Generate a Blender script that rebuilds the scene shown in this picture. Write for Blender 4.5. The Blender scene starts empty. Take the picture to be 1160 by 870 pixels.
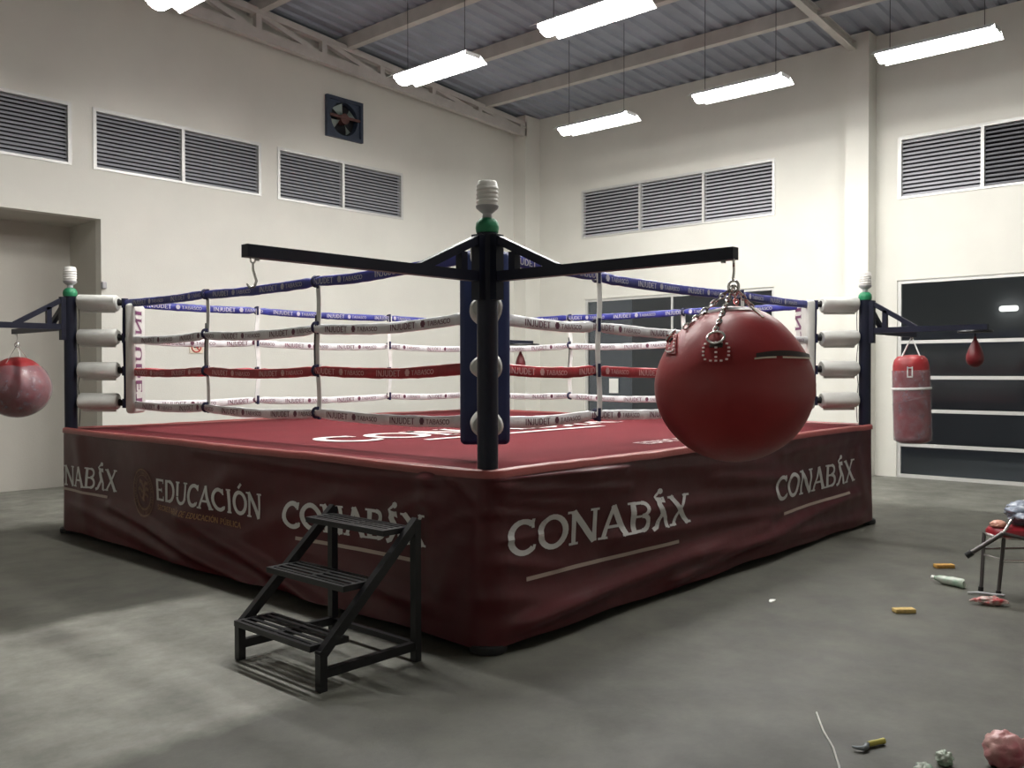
import bpy, math, random
from mathutils import Vector, Matrix, noise
random.seed(7)
PI = math.pi
COL = bpy.context.scene.collection

# ------------------------------------------------------------------ materials
def mat(name, color, rough=.6, metal=0, bump=0, bscale=40, var=0, vscale=5, color2=None, spec=.5, coat=0, emit=None, strength=0, alpha=1, detail=4):
    m = bpy.data.materials.new(name); m.use_nodes = True
    nt = m.node_tree; b = nt.nodes['Principled BSDF']
    b.inputs['Base Color'].default_value = (*color, 1)
    b.inputs['Roughness'].default_value = rough
    b.inputs['Metallic'].default_value = metal
    b.inputs['Specular IOR Level'].default_value = spec
    b.inputs['Coat Weight'].default_value = coat
    b.inputs['Alpha'].default_value = alpha
    if emit:
        b.inputs['Emission Color'].default_value = (*emit, 1); b.inputs['Emission Strength'].default_value = strength
    if var or color2:
        tc = nt.nodes.new('ShaderNodeTexCoord'); n = nt.nodes.new('ShaderNodeTexNoise')
        n.inputs['Scale'].default_value = vscale; n.inputs['Detail'].default_value = detail
        nt.links.new(tc.outputs['Object'], n.inputs['Vector'])
        r = nt.nodes.new('ShaderNodeValToRGB'); r.color_ramp.elements[0].position = .35; r.color_ramp.elements[1].position = .65
        c2 = color2 or tuple(c*(1-var) for c in color)
        r.color_ramp.elements[0].color = (*c2, 1); r.color_ramp.elements[1].color = (*color, 1)
        nt.links.new(n.outputs['Fac'], r.inputs['Fac']); nt.links.new(r.outputs['Color'], b.inputs['Base Color'])
    if bump:
        tc = nt.nodes.new('ShaderNodeTexCoord'); n = nt.nodes.new('ShaderNodeTexNoise')
        n.inputs['Scale'].default_value = bscale; n.inputs['Detail'].default_value = 4
        bp = nt.nodes.new('ShaderNodeBump'); bp.inputs['Strength'].default_value = bump; bp.inputs['Distance'].default_value = .01
        nt.links.new(tc.outputs['Object'], n.inputs['Vector']); nt.links.new(n.outputs['Fac'], bp.inputs['Height'])
        nt.links.new(bp.outputs['Normal'], b.inputs['Normal'])
    return m

M = {}
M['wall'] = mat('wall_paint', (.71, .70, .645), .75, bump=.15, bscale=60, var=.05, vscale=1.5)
M['recess'] = mat('recess_wall_tone', (.52, .50, .45), .8, bump=.15, bscale=60, var=.05, vscale=2)  # wall colour again in a darker tone
M['ceil'] = mat('roof_sheet', (.34, .37, .44), .55, var=.12, vscale=2)
M['steel'] = mat('roof_steel', (.58, .55, .52), .6, var=.12, vscale=4)
M['frame'] = mat('aluminium_frame', (.62, .62, .60), .4, metal=.3)
M['slat'] = mat('louvre_slat', (.38, .39, .42), .5)
M['slat_r'] = mat('louvre_slat_lit', (.50, .50, .54), .45)  # paler slat copy: light on the right wall put into the colour
M['void'] = mat('dark_behind', (.035, .037, .042), .9)  # near-black colour standing in for shade behind louvres and fan
M['post'] = mat('navy_black_paint', (.009, .011, .026), .42, var=.2, vscale=8, spec=.3)
M['black'] = mat('black_paint', (.008, .008, .010), .35, var=.2, vscale=10)
M['blackrub'] = mat('black_rubber', (.012, .012, .013), .8)
M['canvas'] = mat('red_canvas', (.118, .016, .021), .9, spec=.12, bump=.2, bscale=90, var=.15, vscale=1.2)
M['skirt'] = mat('maroon_vinyl', (.076, .0048, .009), .38, spec=.42, bump=.10, bscale=14, var=.15, vscale=1.5)
M['hem'] = mat('skirt_hem_highlight', (.24, .05, .045), .36, bump=.2, bscale=20)  # paler than the vinyl: highlight along the edge put into the colour
M['print'] = mat('white_print', (.66, .65, .64), .45, var=.12, vscale=5)
M['lineprint'] = mat('pale_line_print', (.42, .33, .28), .5)
M['gold'] = mat('gold_print', (.34, .17, .07), .5)
M['seal'] = mat('seal_print', (.24, .12, .075), .5, var=.35, vscale=22)
M['canvprint'] = mat('white_canvas_print', (.72, .66, .64), .7)
M['bluerope'] = mat('blue_rope_sleeve', (.030, .036, .27), .38, var=.35, vscale=6, bump=.35, bscale=25)
M['whiterope'] = mat('white_rope_sleeve', (.78, .78, .80), .28, var=.22, vscale=9, bump=.5, bscale=28)
M['redrope'] = mat('red_rope_sleeve', (.42, .022, .035), .35, var=.3, vscale=7, bump=.4, bscale=25)
M['txt_w'] = mat('pale_sleeve_print', (.60, .58, .66), .4, var=.35, vscale=12)
M['txt_d'] = mat('maroon_sleeve_print', (.16, .045, .085), .5, var=.4, vscale=12)
M['txt_p'] = mat('pink_sleeve_print', (.80, .45, .46), .4, var=.3, vscale=12)
M['pad'] = mat('white_pad_vinyl', (.60, .60, .57), .42, var=.12, vscale=6, bump=.2, bscale=14)
M['padb'] = mat('blue_pad_vinyl', (.010, .022, .095), .45, bump=.15, bscale=20)
M['maroon'] = mat('maroon_pad_print', (.14, .03, .10), .5)
M['strap'] = mat('navy_strap', (.010, .012, .055), .6)
M['wstrap'] = mat('white_strap', (.80, .80, .78), .5, var=.15, vscale=12)
M['chrome'] = mat('chain_steel', (.62, .60, .58), .25, metal=.9)
M['chromer'] = mat('dark_chrome_tube', (.13, .12, .12), .3, metal=.7)
M['ball'] = mat('red_bag_leather', (.31, .021, .024), .42, bump=.35, bscale=7, var=.18, vscale=3)
M['balltop'] = mat('bright_red_leather', (.26, .014, .018), .45, bump=.2, bscale=9)
M['speedred'] = mat('dark_red_leather', (.13, .008, .012), .4)
M['slit'] = mat('dark_zip', (.03, .02, .018), .5)
M['piping'] = mat('cream_piping', (.62, .56, .44), .5)
M['stud'] = mat('pale_rivet', (.90, .78, .76), .3)
M['bulb'] = mat('white_bulb_glass', (.78, .77, .74), .3)
M['bulbbase'] = mat('grey_bulb_base', (.42, .42, .44), .5)
M['green'] = mat('green_tape', (.012, .20, .085), .5, bump=.4, bscale=30)
M['wire'] = mat('dark_wire', (.03, .03, .03), .6)
M['fanblue'] = mat('fan_frame_paint', (.035, .05, .085), .5, var=.2)
M['fanblade'] = mat('fan_blade_metal', (.22, .27, .25), .4, metal=.2)
M['fanmotor'] = mat('rust_motor', (.12, .05, .045), .6, var=.3, vscale=12)
M['paper'] = mat('white_paper', (.80, .80, .76), .8)
M['signc'] = mat('cream_sign', (.70, .60, .48), .6)
M['signred'] = mat('sign_red', (.50, .04, .03), .6)
M['yellow'] = mat('yellow_block', (.62, .44, .16), .8, var=.25, vscale=30, bump=.3)
M['orangeb'] = mat('orange_block', (.55, .30, .07), .8, var=.25, vscale=30, bump=.3)
M['hyellow'] = mat('yellow_grip', (.50, .44, .08), .5)
M['hgrey'] = mat('grey_tool_steel', (.22, .25, .27), .45, metal=.4)
M['cable'] = mat('white_cable', (.62, .62, .58), .5)
M['seatred'] = mat('red_seat_vinyl', (.24, .012, .02), .3, var=.2)
M['bluebag'] = mat('blue_grey_plastic', (.24, .28, .36), .18, var=.4, vscale=9, bump=.8, bscale=14)
M['pinkfilm'] = mat('pink_film', (.42, .11, .14), .28, color2=(.52, .33, .30), vscale=7, bump=.7, bscale=18)
M['greenfilm'] = mat('green_film', (.28, .40, .30), .25, color2=(.48, .50, .44), vscale=14, bump=.6, bscale=20)
M['redfilm'] = mat('red_wrapper', (.50, .04, .05), .35, color2=(.60, .55, .50), vscale=26, bump=.5, bscale=20)
M['peach'] = mat('peach_plastic', (.60, .30, .22), .4)
M['lamphouse'] = mat('lamp_housing', (.70, .70, .70), .4)
M['tube'] = mat('lamp_tube', (1, 1, 1), .3, emit=(1.0, .985, .945), strength=60)
M['bolt'] = mat('bolt_steel', (.4, .4, .4), .4, metal=.7)
M['outwall'] = mat('night_wall', (.38, .39, .41), .9)
M['outlamp'] = mat('outdoor_lamp', (1, 1, 1), .4, emit=(1, .97, .9), strength=1.6)

def film(name, color, a0, a1, scale):
    m = mat(name, color, .16, bump=1.0, bscale=16); nt = m.node_tree; b = nt.nodes['Principled BSDF']
    tc = nt.nodes.new('ShaderNodeTexCoord'); n = nt.nodes.new('ShaderNodeTexNoise'); n.inputs['Scale'].default_value = scale; n.inputs['Detail'].default_value = 5
    mr = nt.nodes.new('ShaderNodeMapRange'); mr.inputs[1].default_value = .35; mr.inputs[2].default_value = .7; mr.inputs[3].default_value = a0; mr.inputs[4].default_value = a1
    nt.links.new(tc.outputs['Object'], n.inputs['Vector']); nt.links.new(n.outputs['Fac'], mr.inputs[0]); nt.links.new(mr.outputs[0], b.inputs['Alpha'])
    return m
M['wrap'] = film('cloudy_wrap_film', (.33, .24, .27), .34, .64, 12)

def glass():
    m = bpy.data.materials.new('window_glass'); m.use_nodes = True; nt = m.node_tree; nt.nodes.clear()
    o = nt.nodes.new('ShaderNodeOutputMaterial'); mx = nt.nodes.new('ShaderNodeMixShader')
    t = nt.nodes.new('ShaderNodeBsdfTransparent'); t.inputs[0].default_value = (.72, .75, .76, 1)
    g = nt.nodes.new('ShaderNodeBsdfGlossy'); g.inputs['Roughness'].default_value = .06
    f = nt.nodes.new('ShaderNodeFresnel'); f.inputs[0].default_value = 1.45
    nt.links.new(f.outputs[0], mx.inputs[0]); nt.links.new(t.outputs[0], mx.inputs[1]); nt.links.new(g.outputs[0], mx.inputs[2]); nt.links.new(mx.outputs[0], o.inputs[0])
    return m
M['glass'] = glass()

def floor_mat():
    m = bpy.data.materials.new('polished_concrete'); m.use_nodes = True; nt = m.node_tree; L = nt.links; N = nt.nodes
    b = N['Principled BSDF']; geo = N.new('ShaderNodeNewGeometry'); sep = N.new('ShaderNodeSeparateXYZ')
    L.new(geo.outputs['Position'], sep.inputs[0])
    def noise_(scale, detail=5, rough=.6):
        n = N.new('ShaderNodeTexNoise'); n.inputs['Scale'].default_value = scale; n.inputs['Detail'].default_value = detail; n.inputs['Roughness'].default_value = rough
        L.new(geo.outputs['Position'], n.inputs['Vector']); return n.outputs['Fac']
    def math_(op, a, c, clamp=False):
        k = N.new('ShaderNodeMath'); k.operation = op; k.use_clamp = clamp
        for i, v in enumerate((a, c)):
            if isinstance(v, (int, float)): k.inputs[i].default_value = v
            else: L.new(v, k.inputs[i])
        return k.outputs[0]
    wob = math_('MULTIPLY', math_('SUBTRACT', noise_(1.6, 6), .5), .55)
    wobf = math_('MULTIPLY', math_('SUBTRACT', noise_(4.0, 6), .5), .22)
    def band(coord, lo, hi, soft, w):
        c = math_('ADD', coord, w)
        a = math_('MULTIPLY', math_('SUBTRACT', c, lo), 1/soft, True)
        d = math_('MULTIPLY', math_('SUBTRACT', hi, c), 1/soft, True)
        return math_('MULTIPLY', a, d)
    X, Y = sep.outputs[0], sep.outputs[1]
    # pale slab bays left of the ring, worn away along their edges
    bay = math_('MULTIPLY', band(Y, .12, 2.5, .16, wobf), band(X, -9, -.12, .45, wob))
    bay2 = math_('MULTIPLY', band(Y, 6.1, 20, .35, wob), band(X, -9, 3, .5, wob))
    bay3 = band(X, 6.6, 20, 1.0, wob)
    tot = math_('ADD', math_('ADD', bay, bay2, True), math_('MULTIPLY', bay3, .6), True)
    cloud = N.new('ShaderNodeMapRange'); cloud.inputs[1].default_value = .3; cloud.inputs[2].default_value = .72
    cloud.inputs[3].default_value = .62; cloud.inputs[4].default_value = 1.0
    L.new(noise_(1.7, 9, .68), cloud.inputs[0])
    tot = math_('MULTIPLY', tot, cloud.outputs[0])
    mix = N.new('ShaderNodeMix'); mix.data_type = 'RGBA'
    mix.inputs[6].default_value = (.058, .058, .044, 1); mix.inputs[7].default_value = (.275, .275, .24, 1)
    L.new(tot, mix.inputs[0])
    mot = N.new('ShaderNodeMapRange'); mot.inputs[1].default_value = .28; mot.inputs[2].default_value = .74; mot.inputs[3].default_value = .50; mot.inputs[4].default_value = 1.35
    L.new(noise_(2.6, 8, .7), mot.inputs[0])
    vm = N.new('ShaderNodeVectorMath'); vm.operation = 'SCALE'; L.new(mix.outputs[2], vm.inputs[0]); L.new(mot.outputs[0], vm.inputs['Scale'])
    # a dark oil stain on the left bay
    dx = math_('SUBTRACT', X, -1.42); dy = math_('SUBTRACT', Y, 2.05)
    dd = math_('ADD', math_('MULTIPLY', dx, dx), math_('MULTIPLY', math_('MULTIPLY', dy, dy), 3.0))
    st = math_('MULTIPLY', math_('SUBTRACT', math_('ADD', .06, math_('MULTIPLY', wobf, .2)), dd), 14, True)
    m2 = N.new('ShaderNodeMix'); m2.data_type = 'RGBA'; L.new(math_('MULTIPLY', st, .6), m2.inputs[0]); L.new(vm.outputs[0], m2.inputs[6]); m2.inputs[7].default_value = (.11, .10, .09, 1)
    L.new(m2.outputs[2], b.inputs['Base Color'])
    rr = N.new('ShaderNodeMapRange'); rr.inputs[3].default_value = .42; rr.inputs[4].default_value = .72; L.new(noise_(3.2, 6), rr.inputs[0]); L.new(rr.outputs[0], b.inputs['Roughness'])
    bp = N.new('ShaderNodeBump'); bp.inputs['Strength'].default_value = .12; bp.inputs['Distance'].default_value = .01; L.new(noise_(22, 5), bp.inputs['Height']); L.new(bp.outputs[0], b.inputs['Normal'])
    return m
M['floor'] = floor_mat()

# ------------------------------------------------------------------ mesh builder
class MB:
    def __init__(s): s.v = []; s.f = []
    def add(s, vs, fs):
        o = len(s.v); s.v += [tuple(v) for v in vs]; s.f += [tuple(i+o for i in f) for f in fs]; return s
    def box(s, lo, hi, mtx=None):
        (a, b, c), (d, e, f) = lo, hi
        vs = [Vector(p) for p in ((a,b,c),(d,b,c),(d,e,c),(a,e,c),(a,b,f),(d,b,f),(d,e,f),(a,e,f))]
        if mtx: vs = [mtx @ v for v in vs]
        return s.add(vs, [(0,3,2,1),(4,5,6,7),(0,1,5,4),(1,2,6,5),(2,3,7,6),(3,0,4,7)])
    def rbox(s, lo, hi, r=.01, mtx=None, seg=3):
        # box with rounded vertical and horizontal edges (superellipsoid-free: three-way chamfer by rounded profile)
        lo = Vector(lo); hi = Vector(hi); c = (lo+hi)/2; h = (hi-lo)/2; r = min(r, min(h)*.98)
        rows = []
        n = seg
        lat = [(-PI/2 + PI/2*i/n, -1) for i in range(n+1)] + [(PI/2*i/n, 1) for i in range(n+1)]
        for th, sz in lat:
            row = []
            for q, (sx, sy) in enumerate(((1,1),(-1,1),(-1,-1),(1,-1))):
                for i in range(n+1):
                    a = PI/2*q + PI/2*i/n
                    row.append(Vector((c.x+sx*(h.x-r)+r*math.cos(th)*math.cos(a), c.y+sy*(h.y-r)+r*math.cos(th)*math.sin(a), c.z+sz*(h.z-r)+r*math.sin(th))))
            rows.append(row)
        k = len(rows[0]); vs = [p for row in rows for p in row]
        fs = [(i*k+j, i*k+(j+1) % k, (i+1)*k+(j+1) % k, (i+1)*k+j) for i in range(len(rows)-1) for j in range(k)]
        fs += [tuple(range(k-1, -1, -1)), tuple(range((len(rows)-1)*k, len(rows)*k))]
        if mtx: vs = [mtx @ v for v in vs]
        return s.add(vs, fs)
    def bar(s, a, b, w, h=None, up=(0,0,1)):
        a = Vector(a); b = Vector(b); d = (b-a); L = d.length; d.normalize(); h = h or w
        u = Vector(up)
        if abs(d.dot(u)) > .99: u = Vector((1,0,0))
        r = d.cross(u).normalized(); u = r.cross(d)
        m = Matrix((r, d, u)).transposed().to_4x4(); m.translation = a
        return s.box((-w/2, 0, -h/2), (w/2, L, h/2), m)
    def tube(s, pts, r, seg=10, closed=False, cap=True, flat=None):
        pts = [Vector(p) for p in pts]; n = len(pts); rr = r if isinstance(r, (list, tuple)) else [r]*n
        vs = []; prev = None
        for i, p in enumerate(pts):
            if closed: t = pts[(i+1) % n]-pts[i-1]
            else: t = pts[min(i+1, n-1)]-pts[max(i-1, 0)]
            t.normalize()
            if prev is None:
                u = Vector((0,0,1)) if abs(t.z) < .9 else Vector((1,0,0))
            else: u = prev
            u = (u - t*u.dot(t)).normalized(); prev = u; w = t.cross(u)
            for k in range(seg):
                a = 2*PI*k/seg; fu = rr[i]; fw = rr[i]*(flat or 1)
                vs.append(p + u*math.cos(a)*fu + w*math.sin(a)*fw)
        fs = []
        for i in range(n if closed else n-1):
            j = (i+1) % n
            for k in range(seg): fs.append((i*seg+k, i*seg+(k+1) % seg, j*seg+(k+1) % seg, j*seg+k))
        if cap and not closed: fs += [tuple(range(seg-1, -1, -1)), tuple(range((n-1)*seg, n*seg))]
        return s.add(vs, fs)
    def cyl(s, a, b, r, seg=24, r2=None): return s.tube([a, b], [r, r if r2 is None else r2], seg)
    def lathe(s, prof, c=(0,0,0), seg=32, mtx=None):
        vs = []; fs = []; c = Vector(c)
        for r, z in prof:
            for k in range(seg):
                a = 2*PI*k/seg; v = Vector((r*math.cos(a), r*math.sin(a), z))
                vs.append((mtx @ v if mtx else v)+c)
        for i in range(len(prof)-1):
            for k in range(seg): fs.append((i*seg+k, i*seg+(k+1) % seg, (i+1)*seg+(k+1) % seg, (i+1)*seg+k))
        fs += [tuple(range(seg-1, -1, -1)), tuple(range((len(prof)-1)*seg, len(prof)*seg))]
        return s.add(vs, fs)
    def torus(s, c, ax1, ax2, R1, R2, r, seg=14, ts=6):
        c = Vector(c); ax1 = Vector(ax1).normalized(); ax2 = Vector(ax2).normalized()
        return s.tube([c+ax1*R1*math.cos(2*PI*i/seg)+ax2*R2*math.sin(2*PI*i/seg) for i in range(seg)], r, ts, closed=True)
    def build(s, name, m, parent=None, smooth=True, angle=40):
        me = bpy.data.meshes.new(name); me.from_pydata(s.v, [], s.f); me.update()
        me.materials.append(m if not isinstance(m, str) else M[m])
        if smooth:
            me.polygons.foreach_set('use_smooth', [True]*len(me.polygons))
            me.set_sharp_from_angle(angle=math.radians(angle))
        o = bpy.data.objects.new(name, me); COL.objects.link(o)
        if parent: o.parent = parent
        return o

def tag(o, label=None, cat=None, group=None, kind=None):
    if label: o['label'] = label
    if cat: o['category'] = cat
    if group: o['group'] = group
    if kind: o['kind'] = kind
    return o
def empty(name, loc=(0,0,0), rz=0):
    o = bpy.data.objects.new(name, None); COL.objects.link(o); o.location = loc; o.rotation_euler = (0,0,rz); o.empty_display_size = .1; return o
def struct(o, label=None): return tag(o, label, kind='structure')
def copy_tree(o, parent=None):
    c = o.copy(); COL.objects.link(c); c.parent = parent
    for ch in list(o.children): copy_tree(ch, c)
    return c

# ------------------------------------------------------------------ room
XW, YW, YR = 9.944, 8.32, 9.29         # right wall plane, left wall plane, back of the recess
X0, Y0 = -6.5, -6.5
def roofz(x): return 6.50 + .075*(9.944-x)
ROOF = [(X0, roofz(X0)), (XW+.2, roofz(XW+.2))]

def wall_cells(mb, us, zs, holes, fn):
    for i in range(len(us)-1):
        for j in range(len(zs)-1):
            uc, zc = (us[i]+us[i+1])/2, (zs[j]+zs[j+1])/2
            if any(h[0] < uc < h[1] and h[2] < zc < h[3] for h in holes): continue
            fn(mb, us[i], us[i+1], zs[j], zs[j+1])
def wall_left():
    holes = [(-1.25, 1.155, 4.16, 4.95), (1.42, 3.88, 4.16, 4.95), (4.16, 6.655, 4.16, 4.95), (5.04, 5.76, 5.29, 5.94), (-5.0, 1.515, -.1, 3.53)]
    us = sorted({X0, XW+.2, *[h[0] for h in holes], *[h[1] for h in holes]}); zs = sorted({0, 6.3, *[max(0, h[2]) for h in holes], *[h[3] for h in holes]})
    mb = MB(); wall_cells(mb, us, zs, holes, lambda m, a, b, c, d: m.box((a, YW, c), (b, YW+.16, d)))
    # sloping top
    mb.add([(X0,YW,6.3),(XW+.2,YW,6.3),(XW+.2,YW,roofz(XW+.2)),(X0,YW,roofz(X0)),(X0,YW+.16,6.3),(XW+.2,YW+.16,6.3),(XW+.2,YW+.16,roofz(XW+.2)),(X0,YW+.16,roofz(X0))],
           [(0,1,2,3),(4,7,6,5),(3,2,6,7),(0,4,5,1),(0,3,7,4),(1,5,6,2)])
    return struct(mb.build('wall_left', 'wall', smooth=False), 'off-white painted wall with louvred windows and an open recess')
wall_left()
def recess():
    mb = MB()
    mb.box((-5.1, YR, 0), (1.67, YR+.1, 3.65)); mb.box((1.515, YW+.161, 0), (1.67, YR, 3.65)); mb.box((-5.1, YW+.161, 3.53), (1.515, YR, 3.65)); mb.box((-5.1, YW+.161, 0), (-5.0, YR, 3.53))
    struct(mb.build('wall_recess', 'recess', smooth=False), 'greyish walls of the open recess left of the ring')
recess()
def wall_right():
    holes = [(3.09, 6.98, 4.05, 4.96), (-2.4, 1.18, 4.05, 4.95), (3.10, 6.91, .5, 2.905), (-4.0, 1.19, -.1, 2.87)]
    us = sorted({Y0, YW, *[h[0] for h in holes], *[h[1] for h in holes]}); zs = sorted({0, roofz(XW), *[max(0, h[2]) for h in holes], *[h[3] for h in holes]})
    mb = MB(); wall_cells(mb, us, zs, holes, lambda m, a, b, c, d: m.box((XW, a, c), (XW+.16, b, d)))
    return struct(mb.build('wall_right', 'wall', smooth=False), 'off-white painted wall with wide louvres above dark glazing')
wall_right()
struct(MB().box((X0-.15, Y0, 0), (X0, YR, 8)).build('wall_back', 'wall', smooth=False))
struct(MB().box((X0, Y0-.15, 0), (XW+.16, Y0, 8)).build('wall_front', 'wall', smooth=False))
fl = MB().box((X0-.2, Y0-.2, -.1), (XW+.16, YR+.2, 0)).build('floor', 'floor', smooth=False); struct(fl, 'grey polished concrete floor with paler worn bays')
def ceiling():
    mb = MB(); vs = []; n = 0
    ys = []; y = Y0-.1
    while y < YW+.2:   # trapezoid corrugation running along the slope
        ys += [(y, 0), (y+.10, 0), (y+.13, .035), (y+.22, .035)]; y += .25
    for y, dz in ys:
        for x in (X0-.1, XW+.25): vs.append((x, y, roofz(x)+dz))
    fs = [(2*i, 2*i+2, 2*i+3, 2*i+1) for i in range(len(ys)-1)]
    mb.add(vs, fs)
    struct(mb.build('ceiling', 'ceil', smooth=False), 'blue-grey corrugated metal roof deck')
ceiling()
for i, x in enumerate((8.45, 6.88, 5.30, 3.72, 2.15, .58, -1.0, -2.6, -4.2)):
    mb = MB(); z = roofz(x)
    mb.box((x-.06, Y0, z-.20), (x-.05, YW, z-.005)); mb.box((x-.05, Y0, z-.20), (x+.06, YW, z-.19)); mb.box((x-.05, Y0, z-.015), (x+.06, YW, z-.005)); mb.box((x+.05, Y0, z-.19), (x+.06, YW, z-.15))
    struct(mb.build('ceiling_purlin', 'steel', smooth=False))
def rafter(y):
    mb = MB(); a = (X0, y, roofz(X0)-.30); b = (XW, y, roofz(XW)-.21)
    for dz, h, w in ((0, .012, .11), (.12, .012, .11)): mb.bar((a[0], y, a[2]+dz-.04), (b[0], y, b[2]+dz-.04), w, h)
    mb.bar((a[0], y, a[2]+.02), (b[0], y, b[2]+.02), .008, .12)
    struct(mb.build('ceiling_rafter', 'steel', smooth=False), 'pale steel rafter running to the wall column')
rafter(1.74)
def truss(y):
    mb = MB(); bz = lambda x: 6.16 + .045*(9.7-x); tz = lambda x: roofz(x)-.21
    xa, xb = -6.3, 9.55
    mb.bar((xa, y, bz(xa)), (xb, y, bz(xb)), .10, .15); mb.bar((xa, y, tz(xa)), (xb, y, tz(xb)), .10, .09)
    xs = [9.42-1.15*i for i in range(14)]
    for i, x in enumerate(xs):
        mb.bar((x, y, bz(x)), (x, y, tz(x)), .09, .09)
        if i+1 < len(xs): mb.bar((x, y, bz(x)+.02), (xs[i+1], y, tz(xs[i+1])-.02), .08, .08)
    struct(mb.build('ceiling_truss', 'steel', smooth=False), 'pale steel truss running along the top of the left wall')
truss(8.06)
struct(MB().box((9.51, 8.01, 0), (XW, YW, 6.5)).build('wall_column', 'wall', smooth=False), 'square white column filling the room corner')
struct(MB().box((9.64, 1.50, 0), (XW, 1.84, 6.5)).build('wall_column', 'wall', smooth=False), 'square white column on the right wall beside the tall glazing')

# louvre windows: frame, mullions, one slat panel per bay
wn = [0]
def louvre(axis, u0, u1, z0, z1, mull, slatm, label, nsl=14):
    wn[0] += 1
    root = empty('window_%d' % wn[0]); struct(root, label)
    def B(mb, a, b, c, d, e, f):   # u range, depth range (into the wall), z range
        if axis == 'L': mb.box((a, YW+c, e), (b, YW+d, f))
        else: mb.box((XW+c, a, e), (XW+d, b, f))
    fr = MB(); w = .045
    B(fr, u0, u1, -.015, .07, z1-w, z1); B(fr, u0, u1, -.015, .07, z0, z0+w*.7); B(fr, u0, u0+w, -.015, .07, z0+w*.7, z1-w); B(fr, u1-w, u1, -.015, .07, z0+w*.7, z1-w)
    fr.build('window_frame', 'frame', root, smooth=False)
    for m in mull:
        q = MB(); B(q, m-.022, m+.022, -.015, .07, z0+w*.7, z1-w); q.build('mullion', 'frame', root, smooth=False)
    ed = [u0+w] + [x for m in mull for x in (m-.022, m+.022)] + [u1-w]
    for k in range(0, len(ed), 2):
        q = MB(); pz = (z1-w-z0-w*.7)/nsl
        for j in range(nsl):
            zc = z0+w*.7+pz*(j+.5)
            # blade tilted: low edge inside
            a, b = ed[k], ed[k+1]
            if axis == 'L': vs = [(a, YW+.012, zc-.022), (b, YW+.012, zc-.022), (b, YW+.055, zc+.014), (a, YW+.055, zc+.014), (a, YW+.012, zc-.017), (b, YW+.012, zc-.017), (b, YW+.055, zc+.019), (a, YW+.055, zc+.019)]
            else: vs = [(XW+.012, a, zc-.022), (XW+.012, b, zc-.022), (XW+.055, b, zc+.014), (XW+.055, a, zc+.014), (XW+.012, a, zc-.017), (XW+.012, b, zc-.017), (XW+.055, b, zc+.019), (XW+.055, a, zc+.019)]
            q.add(vs, [(0,1,2,3),(4,7,6,5),(0,4,5,1),(2,6,7,3),(0,3,7,4),(1,5,6,2)])
        q.build('louvre_panel', slatm, root, smooth=False)
    bk = MB(); B(bk, u0, u1, .13, .14, z0, z1); bk.build('louvre_dark_sheet', 'void', root, smooth=False)  # dark sheet standing in for the shade behind the slats
louvre('L', -1.25, 1.155, 4.16, 4.95, [0.0], 'slat', 'louvred window at the left edge above the recess')
louvre('L', 1.42, 3.88, 4.16, 4.95, [2.65], 'slat', 'two-bay louvred window in the middle of the left wall')
louvre('L', 4.16, 6.655, 4.16, 4.95, [5.39], 'slat', 'two-bay louvred window below the exhaust fan')
louvre('R', 3.09, 6.98, 4.05, 4.96, [4.385, 5.67], 'slat_r', 'three-bay louvred window high on the right wall')
louvre('R', -2.4, 1.18, 4.05, 4.95, [.06, -1.17], 'slat_r', 'louvred window at the right edge beyond the wall column')

def glazing(u0, u1, z0, z1, vm, hm, label, wv=.035):
    wn[0] += 1; root = empty('window_%d' % wn[0]); struct(root, label); w = .05
    fr = MB()
    for a, b, c, d in ((u0, u1, z1-w, z1), (u0, u1, z0, z0+w), (u0, u0+w, z0+w, z1-w), (u1-w, u1, z0+w, z1-w)): fr.box((XW+.02, a, c), (XW+.08, b, d))
    fr.build('window_frame', 'frame', root, smooth=False)
    for v in vm: MB().box((XW+.025, v-wv/2, z0+w), (XW+.075, v+wv/2, z1-w)).build('mullion', 'frame', root, smooth=False)
    for z in hm: MB().box((XW+.018, u0+w, z-.024), (XW+.078, u1-w, z+.024)).build('glazing_bar', 'frame', root, smooth=False)
    MB().box((XW+.048, u0+.02, z0+.02), (XW+.052, u1-.02, z1-.02)).build('glass_pane', 'glass', root, smooth=False)
glazing(3.10, 6.91, .5, 2.905, [5.02], [1.02], 'dark glazed window behind the far ropes of the ring')
glazing(-4.0, 1.19, 0, 2.87, [], [1.97, 1.455, .975, .475], 'tall dark glazing with white horizontal bars at the right')
# outside, at night
st = MB().box((XW+.16, Y0, -.12), (19, 10, -.02)).build('ground_outside', 'outwall', smooth=False); struct(st)
r = empty('outdoor_wall_lamp', (15.2, .93, 2.72)); tag(r, 'small white oval lamp glowing outside behind the tall dark glazing', 'wall lamp')
mb = MB(); mb.rbox((-.05, -.165, -.055), (.05, .165, .055), .05, seg=5); mb.build('lamp_lens', 'outlamp', r)
MB().rbox((.05, -.10, -.05), (.12, .10, .05), .01).build('lamp_back', 'black', r)
struct(MB().box((15.32, -3, -.02), (15.5, 9.5, 5)).build('wall_outside', 'outwall', smooth=False))

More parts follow.
